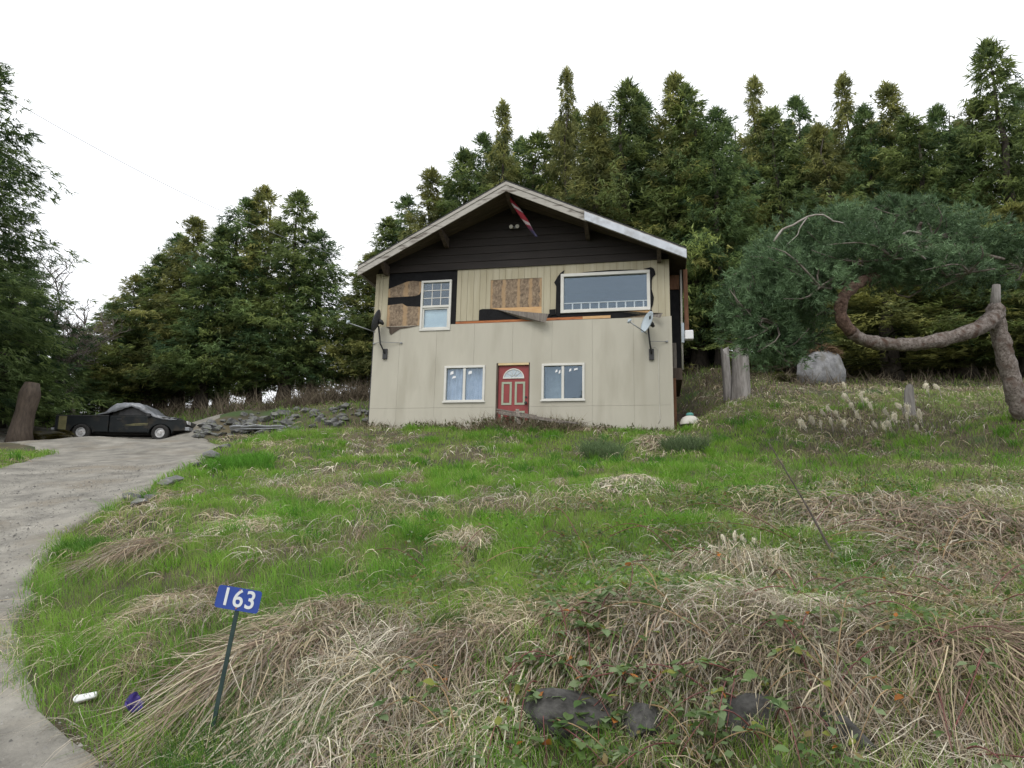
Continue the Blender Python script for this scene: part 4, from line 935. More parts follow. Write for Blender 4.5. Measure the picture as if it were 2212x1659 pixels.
# old tree trunk beside the truck at the left
p = at(45, 945, 24); mb = MB(); z0 = float(G(p[0], p[1]))
mb.tube([(0, 0, -.3), (-.05, 0, .4), (-.02, .05, 1.1), (.08, 0, 1.7), (.1, 0, 2.1)], [.5, .36, .30, .34, .22], 12)
mb.build('tree_stump', M['dark_wood'], None, loc=(p[0], p[1], z0), label='broken old brown trunk at the left edge behind the drive', cat='stump')
# bare deciduous tree
def bare_tree():
    mb = MB(); r = random.Random(5)
    def grow(p, d, L, rad, lev):
        pts = [p]; n = 5
        for i in range(n):
            d = (d+Vector((r.gauss(0, .12), r.gauss(0, .12), r.gauss(.02, .08)))).normalized(); p = p+d*L/n; pts.append(p)
        mb.tube(pts, [rad*(1-.7*i/n) for i in range(n+1)], 3, caps=False)
        if lev < 4:
            for k in range([13, 9, 7, 4][lev]):
                q = pts[r.randint(1, n)]; a = r.uniform(0, 6.28)
                nd_ = (d*.75 + Vector((math.cos(a), math.sin(a), r.uniform(-.1, .5)))*.9).normalized(); grow(q, nd_, L*r.uniform(.3, .55), max(rad*.5, .014), lev+1)
    grow(Vector((0, 0, -.3)), Vector((0, 0, 1)), 7.5, .2, 0); return mb
cz_ = float(G(-7.9, -11.9)); o = empty('conifer_tree', (-7.9, -13.5, cz_), 1.1, label='conifer across the road, seen mirrored in the lower right window', cat='conifer tree')
link('trunk', TR[1], o, sc=(1, 1, .85)); link('crown', CED[3], o, sc=(.9, .9, .85))
p = at(200, 640, 31); z = float(G(p[0], p[1])); t = at(200, 500, 31)
bt = empty('bare_tree', (p[0], p[1], z), label='leafless twiggy tree showing against the sky left of the conifer clump', cat='bare tree')
o = bare_tree().build('branches', M['twig'], bt); zmax = max(v.co.z for v in o.data.vertices); sc = (t[2]-z)/zmax; o.scale = (sc, sc, sc)

# crooked pine
PD = 15.3
def sm_path(pts, n):
    pts = np.array(pts, float); m = len(pts); out = []
    for i in range(n+1):
        t = i/n*(m-1); k = min(int(t), m-2); f = t-k
        p0, p1, p2, p3 = pts[max(k-1, 0)], pts[k], pts[k+1], pts[min(k+2, m-1)]
        out.append(.5*((2*p1)+(-p0+p2)*f+(2*p0-5*p1+4*p2-p3)*f*f+(-p0+3*p1-3*p2+p3)*f**3))
    return np.array(out)
pb = at(2232, 930, 15.6); pb[2] = float(G(pb[0], pb[1]))-.1
pine = empty('crooked_pine', tuple(pb), label='crooked pine with a hooked horizontal trunk and blue-green crown at the right', cat='pine tree')
tr_ = np.array([pb, at(2205, 880, 15.5), at(2182, 810, 15.4), at(2164, 740, 15.3), at(2152, 690, 15.25), at(2149, 655, 15.2)])-pb
def rough_tube(path, rad, name, m, jit=.011):
    mb = MB().tube(path, rad, 18); r_ = random.Random(len(path))
    mb.v = [(a+r_.gauss(0, jit), b+r_.gauss(0, jit), c+r_.gauss(0, jit)) for a, b, c in mb.v]; return mb.build(name, M[m], pine)
P_ = sm_path(tr_, 34); rough_tube(P_, [q*(1+.05*math.sin(k*1.3)+.04*math.sin(k*2.9)) for k, q in enumerate(np.interp(np.linspace(0, 1, 35), [0, .3, .7, .92, 1], [.28, .195, .17, .19, .11]))], 'trunk', 'pine_bark')
MB().tube([at(2149, 662, 15.2)-pb, at(2151, 640, 15.2)-pb, at(2152, 616, 15.2)-pb], [.11, .095, .08], 10).build('cut_stub', M['stump'], pine)
lm = np.array([at(2156, 672, 15.25), at(2138, 692, 15.15), at(2105, 712, 15.0), at(2050, 730, 14.9), at(1980, 743, 14.85), at(1910, 743, 14.9), at(1858, 731, 14.75), at(1825, 702, 14.6), at(1815, 668, 14.5), at(1828, 634, 14.5), at(1862, 608, 14.65), at(1925, 575, 15.1), at(1990, 540, 15.5), at(2060, 520, 15.5)])-pb
P_ = sm_path(lm, 90); R__ = [q*(1+.05*math.sin(k*.9)+.04*math.sin(k*2.3)) for k, q in enumerate(np.interp(np.linspace(0, 1, 91), [0, .04, .15, .45, .6, .78, 1], [.14, .19, .155, .130, .125, .108, .05]))]
rough_tube(P_[:46], R__[:46], 'limb', 'pine_bark'); rough_tube(P_[45:], R__[45:], 'hook_limb', 'pine_red')
BL = [(1700,590,115,100,0),(1645,680,85,95,-.3),(1790,515,130,75,.3),(1885,475,125,50,.6),(1985,495,125,75,.3),(2085,525,115,75,.5),(2180,560,90,85,.6),(1865,570,130,60,-.3),(1990,585,110,55,-.2),(1748,660,72,70,.9),(1590,655,45,50,-.2),(1680,765,60,40,0),(1660,730,90,70,-.2),(1722,720,66,60,.9),(1610,700,60,60,.2),(1850,565,90,40,.2),(1740,600,110,70,-.8),(1900,540,120,60,-.9),(2060,570,100,50,-.6),(1930,450,80,35,.3),(1700,540,90,60,.4),(1650,620,80,70,.4)]
r = np.random.default_rng(3); P = []; Dn = []; Cc = []; brs = MB()
for (cx_, cy_, rx, ry, dd) in BL:
    c0 = at(cx_, cy_, PD+dd); k = PD/FPX; n = int(rx*ry*.075); e = unit(r.normal(0, 1, (n, 3)))*(r.uniform(.25, 1, n)**.45)[:, None]
    n_l = 34                              # tufts gather on twig ends
    tw = unit(r.normal(0, 1, (n_l, 3)))*(r.uniform(.5, 1.25, n_l))[:, None]; ti = r.integers(0, n_l, n); e = e*.30 + tw[ti]*.78
    S_ = np.array([rx*k, min(rx, ry)*k*1.1, ry*k]); pos = c0 + e*S_
    pos += r.normal(0, .05, pos.shape); P.append(pos); Dn.append(unit(e*S_+np.array([0, 0, .25])))
    cl = r.uniform(0, 1, n_l)[ti]
    Cc.append(lerp((.024, .052, .022), (.18, .28, .135), np.clip(.55*cl+.45*r.random(n), 0, 1)))
    for q in tw[:9]:
        a_ = c0-pb+np.array([.3, 0, -.2]); b_ = c0-pb+q*S_; m_ = (a_+b_)/2+r.normal(0, .12, 3)
        brs.tube(sm_path([a_, m_, b_], 5), [.028, .026, .022, .016, .011, .006], 5, caps=False)
P = np.concatenate(P); Dn = np.concatenate(Dn); Cc = np.concatenate(Cc)
V, T, K = spikes(P, Dn, .75, np.full(len(P), .14), .019, 12, Cc, r)
me = np_mesh('crown', V-pb, None, T, M['needle'], K); link('crown', me, pine)
brs.build('twigs', M['twig'], pine)
M['pale_branch'] = mat('pale_branch', (.22, .19, .16), (.36, .33, .3), .9, 6)
for path, rr in (([(1672,522),(1690,496),(1712,487),(1745,468),(1778,464),(1800,478),(1822,482),(1838,504)], .024), ([(1905,535),(1950,505),(1975,540)], .025), ([(1930,520),(1960,500),(1990,505)], .028), ([(1745,468),(1728,492),(1722,508),(1700,528)], .013), ([(1960,540),(1985,550),(2000,560)], .03)):
    MB().tube(sm_path([at(x, y, PD-.95)-pb for x, y in path], 14), list(np.linspace(rr*1.1, rr*.5, 15)), 7).build('branch', M['pale_branch'], pine)
# limbs that tie the crown together
for a_, b_ in (((1868,606), (1700,590)), ((1868,606), (1640,670)), ((1925,575), (1885,475)), ((1990,540), (2170,560)), ((1868,606), (1780,520)), ((1990,540), (1990,480))):
    A_ = at(*a_, 15.4)-pb; B_ = at(*b_, 15.3)-pb
    MB().tube(sm_path([A_, (A_+B_)/2+np.array([0, .1, .15]), B_], 8), list(np.linspace(.09, .03, 9)), 7).build('branch', M['pine_bark'], pine)

# ------------------------------------------------------------------ grass
def frustum_points(n, d0, d1, half=.80):
    d = np.sqrt(rng.uniform(d0*d0, d1*d1, n)); return rng.uniform(-half, half, n)*d, d
c_, s_ = math.cos(HYAW), math.sin(HYAW)
def in_house(x, y, m=.0):
    dx, dy = x-HX, y-HY; u = dx*c_-dy*s_; w = dx*s_+dy*c_
    return (u > -m) & (u < HW+m) & (w > -m) & (w < 8.3)
def straw_w(x, y):                   # share of dead grass, 0..1
    w = np.clip((fbm(x*.9, y*.75, 3, 3)-.52)*4.2, 0, .85)
    w = np.maximum(w, np.clip((fbm(x*2.3+4, y*1.7, 9, 2)-.66)*7, 0, .9))
    bank = np.clip((6.9+.25*x*(x > 0)-y)/1.2, 0, 1)*np.clip((x+2.1)/.7, 0, 1)
    w = np.maximum(w, bank*np.clip(3.2*(fbm(x*1.5, y*1.5, 5, 2)-.47), .03, .8)*np.where((y < 5.1) & (x > .1), .3, 1))
    rt = np.clip((x-1.3-.12*y)/1.5, 0, 1)*np.clip((13.5-y)/3, 0, 1)
    w = np.maximum(w, rt*np.clip(2.4*(fbm(x*1.1, y*1.1, 6, 3)-.3), .05, .95))
    hi = np.clip((x-6.2)/1.5, 0, 1)*np.clip((y-14.5)/2.5, 0, 1); w = np.maximum(w, hi*(.25+.6*fbm(x*.9, y*.9, 7, 3)))
    w = w*np.where((x < -2.6) & (y < 9), .2+.8*np.clip((drive_dist(x, y)-.5)/1.0, 0, 1), 1)
    return np.clip(w, 0, 1)
def drive_dist(x, y): return x-edge_x(DR, y)
def blades(x, y, h, w, col, lean=.45, k_tip=1.25):
    n = len(x); z = G(x, y)-.02; az = rng.uniform(0, 6.283, n); la = rng.uniform(0, 6.283, n); l = rng.uniform(.1, lean*1.6, n)
    sx, sy = np.cos(az), np.sin(az); lx, ly = np.cos(la)*l*h-.12*h, np.sin(la)*l*h-.18*h
    b = np.c_[x, y, z]; s = np.c_[sx, sy, 0*x]*(w/2)[:, None]
    m = b+np.c_[lx*.4, ly*.4, h*.62]; t = b+np.c_[lx*1.15, ly*1.15, h*rng.uniform(.8, 1.05, n)]
    V = np.stack([b-s, b+s, m+s*.75, m-s*.75, t], 1).reshape(-1, 3); i = np.arange(n)[:, None]*5
    q = i+np.array([[0, 1, 2, 3]]); tr = i+np.array([[3, 2, 4]])
    K = np.stack([col*.85, col*.85, col, col, col*k_tip], 1).reshape(-1, 3); return V, q, tr, K
def merge(parts):
    V = []; Q = []; T = []; K = []; o = 0
    for v, q, t, k in parts:
        V.append(v); K.append(k); 
        if q is not None: Q.append(q+o)
        if t is not None: T.append(t+o)
        o += len(v)
    return np.concatenate(V), (np.concatenate(Q) if Q else None), (np.concatenate(T) if T else None), np.concatenate(K)
parts = []
for n, d0, d1, wd, hh in ((100000, 3.9, 9.5, .0055, .15), (80000, 9.5, 14, .009, .13), (95000, 14, 22.5, .014, .14), (40000, 22.5, 36, .022, .18)):
    x, y = frustum_points(n, d0, d1)
    w = straw_w(x, y); keep = (rng.random(n) > w*.72) & ~on_drive(x, y, -.05+.25*rng.random(n)) & ~in_house(x, y, .02)
    keep &= ~((y > 20.5) & (x < -9.5) & (y < 29))
    dd = drive_dist(x, y); keep &= (rng.random(n) < np.clip((dd+.1)/.5, 0, 1)) | (x < -9)
    x, y = x[keep], y[keep]; w = w[keep]; n = len(x)
    lush = fbm(x*.55+3, y*.45, 8, 3); cl = fbm(x*3.1, y*3.1, 9, 2)
    h = hh*(.45+1.1*cl)*(.6+.8*lush)*rng.uniform(.7, 1.3, n)
    t = np.clip(lush*1.3-.15+rng.normal(0, .15, n), 0, 1)
    col = lerp((.215, .335, .050), (.125, .325, .028), t); yl = np.clip(rng.normal(.12+.45*w, .22, n), 0, 1)[:, None]
    col = col*(1-yl)+np.array([.36, .33, .16])*yl; col *= (.65+.7*cl)[:, None]
    parts.append(blades(x, y, h, np.full(n, wd), col))
cx, cy = frustum_points(900, 6, 21); ok = (straw_w(cx, cy) < .5) & ~on_drive(cx, cy, .3) & ~in_house(cx, cy, .3) & ~((cy > 20) & (cx < -9)); cx, cy = cx[ok], cy[ok]
rc = rng.uniform(.10, .32, len(cx)); nn = 70; th = rng.uniform(0, 6.283, (len(cx), nn)); rr = np.sqrt(rng.random((len(cx), nn)))*rc[:, None]
x = (cx[:, None]+rr*np.cos(th)).ravel(); y = (cy[:, None]+rr*np.sin(th)).ravel(); n = len(x)
tone = np.repeat(rng.uniform(0, 1, len(cx)), nn); hc = np.repeat(rng.uniform(.12, .30, len(cx)), nn)*(1-.5*(rr/rc[:, None]).ravel()**2)
col = lerp((.19, .37, .04), (.070, .21, .025), np.clip(tone+rng.normal(0, .12, n), 0, 1))
parts.append(blades(x, y, hc*rng.uniform(.6, 1.2, n), .006+.0005*y, col, .7))
V, Q, T, K = merge(parts)
link('grass', np_mesh('grass', V, Q, T, M['grass'], K), label='green grass covering the slope below the house', cat='grass', kind='stuff')

SC = np.array([(.66, .58, .42), (.48, .40, .265), (.33, .25, .185), (.46, .41, .33), (.80, .74, .59)])
def strands(x, y, ang, L, lift, w, col, K_=5, base=.0, jit=.25):
    n = len(x); s = np.linspace(0, 1, K_)[None]; curve = rng.normal(0, jit, n)[:, None]
    a = ang[:, None]+curve*s*2; step = (L/(K_-1))[:, None]
    dx = np.cumsum(np.cos(a)*step, 1)-np.cos(a[:, :1])*step; dy = np.cumsum(np.sin(a)*step, 1)-np.sin(a[:, :1])*step
    X_ = x[:, None]+dx; Y_ = y[:, None]+dy
    hz = lift[:, None]*np.sin(np.pi*np.clip(s*.92+.04, 0, 1))**.8*(1-.25*s)+base
    Z_ = G(X_, Y_)+hz+rng.uniform(0, .03, n)[:, None]
    Pn = np.stack([X_, Y_, Z_], -1); tg = np.gradient(Pn, axis=1); tw = rng.uniform(-1, 1, (n, 1, 3)); tw[..., 2] += 1.2
    sd_ = unit(np.cross(tg, np.broadcast_to(tw, tg.shape))); wk = (w[:, None]*np.array([.9, 1, .9, .7, .15][:K_] if K_ == 5 else np.linspace(1, .2, K_)))[..., None]/2
    A_ = Pn-sd_*wk; B_ = Pn+sd_*wk; V = np.stack([A_, B_], 2).reshape(-1, 3)
    i = (np.arange(n)*K_*2)[:, None, None]; j = (np.arange(K_-1)*2)[None, :, None]
    q = (i+j+np.array([0, 1, 3, 2])[None, None]).reshape(-1, 4)
    return V, q, None, np.repeat(col, K_*2, 0)
FLOW = math.radians(233)             # dead grass is combed downhill towards the drive
parts = []
for n, d0, d1, wd, LL in ((60000, 3.9, 8.0, .005, .42), (30000, 8.0, 14, .009, .30), (22000, 14, 24, .016, .30), (9000, 22, 31, .022, .35)):
    x, y = frustum_points(n, d0, d1); w = straw_w(x, y); keep = (rng.random(n) < w*.9+.025) & ~on_drive(x, y, .12) & ~in_house(x, y, .05) & ~((y > 20.5) & (x < -9.5))
    x, y, w = x[keep], y[keep], w[keep]; n = len(x); t = rng.random(n)
    pal = np.clip((fbm(x*.8, y*.8, 10, 2)*6.0-1.0+rng.normal(0, .8, n)).astype(int), 0, 4); col = SC[pal]*rng.uniform(.7, 1.15, (n, 1))
    parts.append(strands(x, y, FLOW+(fbm(x*.9, y*.9, 2, 2)-.5)*2.6+rng.normal(0, .75, n), LL*rng.uniform(.4, 1.35, n), (.03+.13*fbm(x*1.6, y*1.6, 4, 2))*rng.uniform(.3, 1.5, n), np.full(n, wd)*rng.uniform(.35, 1.5, n), col))
V, Q, T, K = merge(parts)
link('dead_grass', np_mesh('dead_grass', V, Q, T, M['straw'], K), label='flattened straw-coloured dead grass lying among the green', cat='dead grass', kind='stuff')

# large tussocks that stand out one by one
def tussock(X, Y, rad, n, L, lift, pal, lab, ang=FLOW, spread=.75, wd=.005):
    p = hit(X, Y); rr = rad*np.sqrt(rng.random(n)); th = rng.uniform(0, 6.283, n); x = p[0]+rr*np.cos(th)*1.2; y = p[1]+rr*np.sin(th)
    pal = np.asarray(pal); n = int(n*.8); rr, th, x, y = rr[:n], th[:n], x[:n], y[:n]; col = SC[pal[rng.integers(0, len(pal), n)]]*rng.uniform(.55, 1.15, (n, 1)); col *= .8+.5*rng.random((24, 1))[rng.integers(0, 24, n)]; col = np.where(rng.random((n, 1)) < .08, np.array([[.12, .20, .05]]), col)
    hl = lift*(1-(rr/rad)**2*.7)
    lk_ = rng.integers(0, 40, n); L = L*np.where(rng.random(n) < .3, .45, 1); v, q, _, k = strands(x, y, ang+rng.normal(0, spread*.8, 40)[lk_]+rng.normal(0, spread*.35, n)+np.where(rng.random(n) < .12, rng.normal(0, 1.5, n), 0)+.25*np.sin(th), L*rng.uniform(.5, 1.25, n), hl*rng.uniform(.35, 1.2, n), np.full(n, wd*1.25)*rng.uniform(.3, 1.7, n), col, base=0, jit=.4)
    link('grass_tussock', np_mesh('grass_tussock', v-p, q, None, M['straw'], k), None, tuple(p), label=lab, cat='grass tussock', group='tussocks of dead grass on the slope')
tussock(320, 1195, .42, 1500, .75, .22, [2, 3, 1, 2], 'brown tussock combed over beside the drive, upper of the two at left')
tussock(375, 1310, .28, 600, .35, .12, [0, 1, 4], 'pale flattened tussock beside the drive, lower of the two at left')
tussock(600, 1425, .45, 2200, .95, .30, [1, 2, 2, 3, 0], 'large brown tussock drooping behind the address sign post', wd=.0055)
tussock(690, 1345, .40, 1400, .75, .25, [1, 0, 3, 2], 'tussock on the rise just right of the address sign')
tussock(760, 1500, .5, 1800, .7, .2, [1, 0, 3, 4], 'straw tussock hanging down the bank right of the sign post')
tussock(1000, 1420, .40, 1300, .5, .2, [2, 2, 3, 1], 'brownish tussock spilling over the bank left of the middle bramble')
tussock(1060, 1560, .34, 800, .55, .14, [0, 1, 4, 3], 'pale tussock at the bottom edge left of the dark rocks')
tussock(1450, 1415, .42, 1200, .48, .24, [2, 3, 1, 3], 'grey-brown tussock curtain hanging over the dark bank rocks')
tussock(1700, 1450, .42, 1300, .52, .26, [3, 0, 1, 2], 'tangled tussock spilling down the bank right of centre', ang=math.radians(215))
tussock(2110, 1430, .45, 1700, .8, .26, [2, 2, 1], 'reddish brown drooping tussock near the lower right edge', ang=math.radians(285))
tussock(1230, 1415, .26, 600, .4, .2, [2, 3, 1], 'brown tussock overhanging the biggest dark bank rock')
tussock(1600, 1245, .5, 1600, .5, .34, [4, 0, 1, 3], 'tall pale bleached tussock in the right middle of the slope', spread=1.2)
tussock(1010, 1180, .22, 500, .35, .26, [0, 1, 3], 'small upright straw tuft in the middle of the slope', spread=2.)
tussock(545, 1140, .55, 1100, .45, .10, [4, 0, 1], 'low pale straw mound on the upper left slope')
tussock(1360, 1045, .6, 1000, .45, .12, [4, 0, 3], 'bleached straw patch below the house right of centre', wd=.012)
tussock(1435, 960, .55, 800, .5, .25, [3, 0, 2], 'greyish tussock near the right corner of the house', wd=.014)
tussock(2080, 1150, .9, 2400, .7, .28, [2, 3, 2, 1], 'wide brown thicket of dead stems at the right edge', spread=1.3, wd=.008)
tussock(1900, 1110, .8, 1800, .6, .24, [2, 3, 1], 'brown thicket of dead stems left of the right edge', spread=1.3, wd=.008)

# ------------------------------------------------------------------ brambles
def leaf_mesh(seed, col):
    r = random.Random(seed); mb = MB(); n = 5; L = 1.; V = [(0, 0, 0)]; F = []
    prof = [.0, .30, .38, .33, .18, 0]
    for i in range(1, n):
        t = i/n; V += [(t, -prof[i], .10*prof[i]*2-.12*t*t), (t, 0, -.12*t*t), (t, prof[i], .10*prof[i]*2-.12*t*t)]
    V.append((1.02, 0, -.16)); e = len(V)-1
    F += [(0, 1, 2), (0, 2, 3)]
    for i in range(n-2):
        a = 1+3*i; F += [(a, a+3, a+4, a+1), (a+1, a+4, a+5, a+2)]
    a = 1+3*(n-2); F += [(a, e, a+1), (a+1, e, a+2)]
    V = np.array(V); 
    me = bpy.data.meshes.new('leaf'); me.from_pydata([tuple(v) for v in V], [], F)
    at_ = me.color_attributes.new('Col', 'FLOAT_COLOR', 'POINT'); cc = np.ones((len(V), 4), np.float32); cc[:, :3] = col; at_.data.foreach_set('color', cc.ravel())
    me.materials.append(M['leaf']); me.update(); return me
LEAF = [leaf_mesh(i, c) for i, c in enumerate([(.095, .16, .045), (.14, .21, .075), (.21, .27, .135), (.07, .13, .035), (.22, .24, .05), (.18, .25, .12), (.42, .16, .04)])]
M['cane'] = mat('bramble_cane', (.085, .022, .022), (.17, .055, .045), .6, 6); M['cane2'] = mat('bramble_cane_tan', (.20, .13, .06), (.30, .20, .1), .7, 6)
leafcount = 0
def bramble(X, Y, ncane, L, nleaf, lab, size=.06, ang=None, lift=.22, d0=3.5):
    global leafcount
    p = hit(X, Y, d0); o = empty('bramble', tuple(p), label=lab, cat='bramble', group='brambles trailing over the bank')
    for c in range(ncane):
        a = random.uniform(0, 6.28) if ang is None else ang+random.gauss(0, .8)
        pts = []; l = L*random.uniform(.6, 1.2); lf = lift*random.uniform(.5, 1.4); bx = p[0]+random.gauss(0, .18); by = p[1]+random.gauss(0, .14); cu = random.gauss(0, .5)
        x, y = bx, by
        for i in range(13):
            t = i/12; x += math.cos(a+cu*t)*l/12; y += math.sin(a+cu*t)*l/12
            pts.append(np.array([x, y, float(G(x, y))+.03+lf*math.sin(math.pi*(t*.95+.03))])-p)
        cn = MB().tube(pts, list(np.linspace(.0055, .0022, 13)), 5, caps=False).build('cane', M['cane'] if random.random() < .7 else M['cane2'], o)
        for i in range(nleaf):
            q = pts[random.randint(2, 12)]; az = random.uniform(0, 6.28); st = np.array([math.cos(az), math.sin(az), .3])*random.uniform(.02, .07)
            for da in (0, 1.25, -1.25) if random.random() < .6 else (0,):
                s = size*random.uniform(.55, 1.15); me = LEAF[random.choice((0, 1, 1, 2, 2, 3, 4, 5, 5, 1, 2, 6 if random.random() < .4 else 0))]
                link('leaf', me, o, tuple(q+st), (random.gauss(0, .35), random.gauss(-.05, .35), az+da), s); leafcount += 1
bramble(1180, 1475, 6, .8, 8, 'bramble with rounded green leaves hanging over the dark rock, middle foreground', .085, math.radians(265), .16)
bramble(1090, 1590, 5, .6, 9, 'leafy bramble at the bottom edge left of the dark rock', .075)
bramble(1340, 1350, 4, 1.0, 5, 'bramble creeping along the top of the bank above the dark rock', .07)
bramble(1660, 1490, 6, .9, 7, 'bramble on the bank right of centre in front of the tangled tussock', .075, math.radians(200))
bramble(1880, 1560, 6, .8, 8, 'bramble at the bottom right with long arching canes', .07)
bramble(1560, 1620, 5, .9, 8, 'low bramble at the bottom edge right of centre', .07)
bramble(1760, 1330, 5, 1.1, 4, 'bramble with red canes in the right foreground above the bank', .055)
bramble(2080, 1330, 4, 1.1, 4, 'bramble near the right edge above the drooping tussock', .055)
bramble(2120, 1590, 4, .8, 5, 'bramble in the bottom right corner', .065)
bramble(1480, 1230, 5, 1.3, 4, 'bramble trailing left of the tall bleached tussock', .055, None, .28)
bramble(1250, 1190, 4, 1.2, 4, 'bramble with thin canes in the middle of the slope', .05, None, .25)
bramble(1750, 1180, 5, 1.5, 4, 'bramble behind the tall bleached tussock', .05, None, .3)
bramble(950, 1250, 3, 1.0, 3, 'small bramble trailing in the grass left of centre', .05, None, .2)
bramble(1230, 1440, 5, .6, 9, 'bramble with large leaves directly above the biggest dark bank rock', .09, math.radians(270), .14)
bramble(1310, 1520, 5, .5, 9, 'leafy bramble between the two nearest dark bank rocks', .085)
bramble(950, 1560, 3, .6, 5, 'bramble low on the bank left of the pale bottom tussock', .07)
bramble(1760, 1530, 5, .7, 8, 'leafy bramble beside the rightmost dark bank rocks', .08)
bramble(1980, 1460, 4, .9, 5, 'bramble with leafy canes left of the drooping reddish tussock', .07)
bramble(1500, 1340, 4, .9, 5, 'bramble on the crest of the bank above the grey-brown curtain', .065)
bramble(2000, 1220, 4, 1.4, 4, 'bramble in front of the brown thicket at right', .05, None, .3)

# low broadleaf ground cover mixed into the bank
x, y = frustum_points(52000, 4.1, 11); nz = fbm(x*1.3, y*1.3, 11, 3); keep = (nz > .47) & (x > -1.6) & ~on_drive(x, y, .3) & (rng.random(len(x)) < np.where(x > .2, 1, .3)); x, y = x[keep], y[keep]; n = len(x)
z = G(x, y)+rng.uniform(.03, .16, n); a = rng.uniform(0, 6.283, n); s = rng.uniform(.010, .034, n)
dx = np.c_[np.cos(a), np.sin(a), rng.normal(0, .4, n)]; sd_ = np.c_[-np.sin(a), np.cos(a), rng.normal(0, .4, n)]; c0 = np.c_[x, y, z]
V = np.stack([c0-dx*s[:, None], c0+sd_*s[:, None]*.7, c0+dx*s[:, None], c0-sd_*s[:, None]*.7], 1).reshape(-1, 3)
col = np.array([(.08, .14, .035), (.15, .22, .09), (.10, .17, .04), (.22, .27, .15), (.24, .19, .08)])[rng.integers(0, 5, n)]
link('ground_cover', np_mesh('ground_cover', V, np.arange(n*4).reshape(-1, 4), None, M['leaf'], np.repeat(col, 4, 0)), label='small green leaves scattered through the dead grass on the bank', cat='ground cover', kind='stuff')

# ------------------------------------------------------------------ seed heads
M['fluff'] = mat_leaf('seed_fluff', .4, .9)
def plume_mesh(seed):
    r = np.random.default_rng(seed); n = 60; t = r.random(n); ang = .5+1.9*t
    c0 = np.c_[.05*t**2, r.normal(0, .008, n), .16*t-.10*t**3]+r.normal(0, .009, (n, 3))
    d = unit(np.c_[.35+0*t, r.normal(0, .3, n), 1.0-1.9*t]); V, T, K = spikes(c0, d, .3, np.full(n, .05), .009, 2, np.tile([.78, .73, .60], (n, 1)), r)
    return np_mesh('plume', V, None, T, M['fluff'], K)
PL = [plume_mesh(i) for i in range(4)]
def seedhead(X, Y, h, s, lab, grp, i, d0=3.5, wire_=.006):
    p = hit(X, Y, d0); o = empty('seed_head', tuple(p), random.uniform(2.2, 4.2), label=lab, cat='seed head', group=grp)
    MB().tube([(0, 0, -.05), (.03, .01, h*.5), (.05, 0, h)], [wire_, wire_*.8, wire_*.6], 5).build('stem', M['pale_branch'], o)
    link('plume', PL[i % 4], o, (.05, 0, h-.05), (0, random.uniform(-.3, .5), 0), (s*.75, s*.6, s*1.25))
i = 0
for X, Y in [(1788,905),(1800,915),(1832,860),(1840,885),(1868,885),(1882,880),(1762,925),(1815,918),(1925,915),(1950,892),(2036,865),(2010,862),(1900,930),(1775,935),(1800,938),(1830,940),(1860,925),(1940,925),(1965,935),(1985,940),(1915,940),(1745,935),(1955,905),(1850,905),(1890,905),(1970,915),(1995,925),(1930,935)]:
    seedhead(X, Y, random.uniform(.10, .38), random.uniform(1.5, 2.6), 'pale fluffy seed head on the rough bank below the crooked pine', 'seed heads below the pine', i, 12, .012); i += 1
for X, Y in [(1620,1190),(1640,1195),(1592,1190),(1560,1230),(1652,1250),(1548,1215),(1575,1205),(1605,1230),(1000,1195),(1480,1245),(1530,1240),(1690,1290)]:
    seedhead(X, Y, random.uniform(.08, .24), random.uniform(.6, 1.0), 'pale seed head among the bleached grass in the middle foreground', 'seed heads in the foreground', i); i += 1

# ------------------------------------------------------------------ brush, ferns, twigs
def brush(name, boxes, col0, col1, lab, cat):
    parts = []
    for (X0, X1, Y0, Y1, dmin, n, hh, wd) in boxes:
        Xs = rng.uniform(X0, X1, n//12); Ys = rng.uniform(Y0, Y1, n//12)
        B = np.array([hit(a, b, dmin, 44) for a, b in zip(Xs, Ys)]); B = B[B[:, 1] < 43.5]
        B = np.repeat(B, 12, 0); m = len(B); B = B+np.c_[rng.normal(0, .25, m), rng.normal(0, .25, m), np.zeros(m)]; B[:, 2] = G(B[:, 0], B[:, 1])
        h = hh*rng.uniform(.35, 1.2, m); d = unit(np.c_[rng.normal(0, .6, m), rng.normal(0, .6, m), np.ones(m)]); d2 = unit(d+rng.normal(0, .5, (m, 3)))
        p1 = B+d*h[:, None]*.5; p2 = p1+d2*h[:, None]*.5; s = unit(np.cross(d, rng.normal(0, 1, (m, 3))))*wd/2
        V = np.stack([B-s, B+s, p1+s*.8, p1-s*.8, p2], 1).reshape(-1, 3); ii = np.arange(m)[:, None]*5
        c = lerp(col0, col1, rng.random(m)); parts.append((V, ii+np.array([[0, 1, 2, 3]]), ii+np.array([[3, 2, 4]]), np.repeat(c, 5, 0)))
    V, Q, T, K = merge(parts); link(name, np_mesh(name, V, Q, T, M['straw'], K), label=lab, cat=cat, kind='stuff')
brush('brush', [(0, 800, 885, 905, 29, 3000, 1.0, .022), (1480, 2212, 805, 850, 24, 1300, .7, .022), (1480, 2212, 850, 925, 17, 2200, .35, .014), (1650, 2212, 930, 1060, 10, 3500, .35, .009), (620, 800, 860, 880, 29, 800, 1.0, .025)],
      (.07, .055, .04), (.30, .25, .18), 'brown leafless brush under the conifers and on the rough right bank', 'brush')
parts = []
